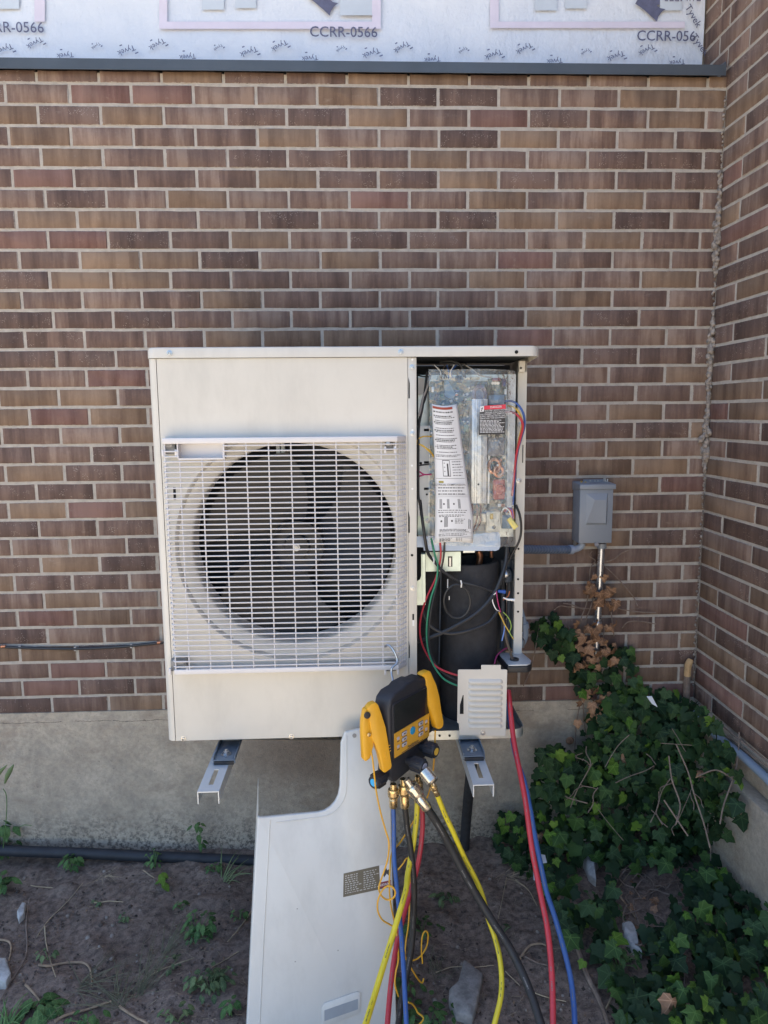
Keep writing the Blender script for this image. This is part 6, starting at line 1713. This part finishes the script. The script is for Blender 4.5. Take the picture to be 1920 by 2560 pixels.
weed('feathery weed patch between the thick root and the ivy', 1500, 2290, 40, .05, .08, .020, LWEED)
weed('feathery weed patch around the nearer plaster lump', 1545, 2420, 40, .05, .09, .022, LWEED)
grass('dry grass tuft fanning up to the right on the left dirt', 355, 2480, 18, .26, math.radians(55), .30, pm('dry_grass', (.12, .12, .07), .7, var=.3), w=.0012)
grass('low grey grass tuft at the bottom of the left dirt', 300, 2510, 24, .18, math.radians(110), .9, pm('dry_grass', (.12, .12, .07), .7, var=.3), w=.0013, up=.35)
grass('tall grass in the left corner by the footing', -10, 2140, 16, .30, math.radians(20), .9, LWEED, w=.004, up=1.1)
for k_, (x, y, n_, h_, sp_, sz_, mt_, lab_) in enumerate(((250, 2260, 7, .02, .03, .014, LGREY, 'tiny grey weed right of the slanting straw'), (455, 2275, 9, .03, .03, .016, LWEED, 'tiny weed above the upper leafy weed'), (430, 2420, 12, .03, .05, .015, LGREY, 'sparse grey weed left of the two leafy weeds'),
      (120, 2400, 10, .03, .04, .018, LGREY, 'sparse weed between the two roots at the left'), (215, 2560, 14, .03, .06, .020, LWEED, 'low weed at the bottom edge left of centre'), (600, 2300, 9, .03, .03, .016, LWEED, 'small weed tucked against the middle of the panel edge'), (445, 2555, 14, .04, .05, .020, LGREY, 'grey weed at the bottom edge under the leafy ones'),
      (1010, 2480, 14, .03, .06, .024, LWEED, 'weed in the shade right of the panel foot'), (1260, 2330, 8, .02, .04, .016, LGREY, 'tiny weed right of the lower yellow hose'))):
    weed(lab_, x, y, n_, h_, sp_, sz_, mt_)
DRYG = pm('dry_grass', (.12, .12, .07), .7, var=.3)
grass('loose dry grass beside the sparse grey weed', 420, 2380, 16, .16, math.radians(70), .5, DRYG, w=.0011)
grass('flattened dry grass across the lower left dirt', 200, 2470, 20, .22, math.radians(20), .7, DRYG, w=.0011, up=.25)
grass('dry grass wisps under the black ground pipe', 260, 2190, 14, .09, math.radians(-40), .9, STRAW, w=.0009, up=.3)
grass('dry grass wisps beside the flat grey stone', 1090, 2440, 14, .12, math.radians(60), .9, DRYG, w=.0011, up=.4)
grass('thin grass by the left edge of the panel', 560, 2200, 12, .16, math.radians(60), .8, LGREY)
grass('green grass tuft at the lower left edge', 15, 2580, 16, .10, math.radians(60), .9, LWEED, w=.003, up=.9)
grass('dry straw tuft right of the thick black hose', 1270, 2190, 14, .09, math.radians(-60), 1.0, STRAW, w=.0012, up=.4)
# seed head of wild barley at the left edge
t = thing('grass_seed_head', 'green grass seed head on a bent stalk at the left edge', 'grass', on(10, 2120, -.14))
MB().tube(smooth_path([on(8, 2120, -.14), on(16, 2040, -.14), on(16, 1990, -.14), on(8, 1972, -.14)], 5), .0014, 6).build('stalk', LWEED, t)
MB().tube([on(12, 1958, -.14), on(18, 1940, -.14), on(26, 1925, -.14), on(34, 1912, -.14)], [.003, .008, .008, .002], 8).build('seed_head', LGREY, t)
MB().tube([on(-8, 1945, -.14), on(4, 1925, -.14), on(18, 1912, -.14)], [.004, .006, .001], 8).build('seed_head', LGREY, t)
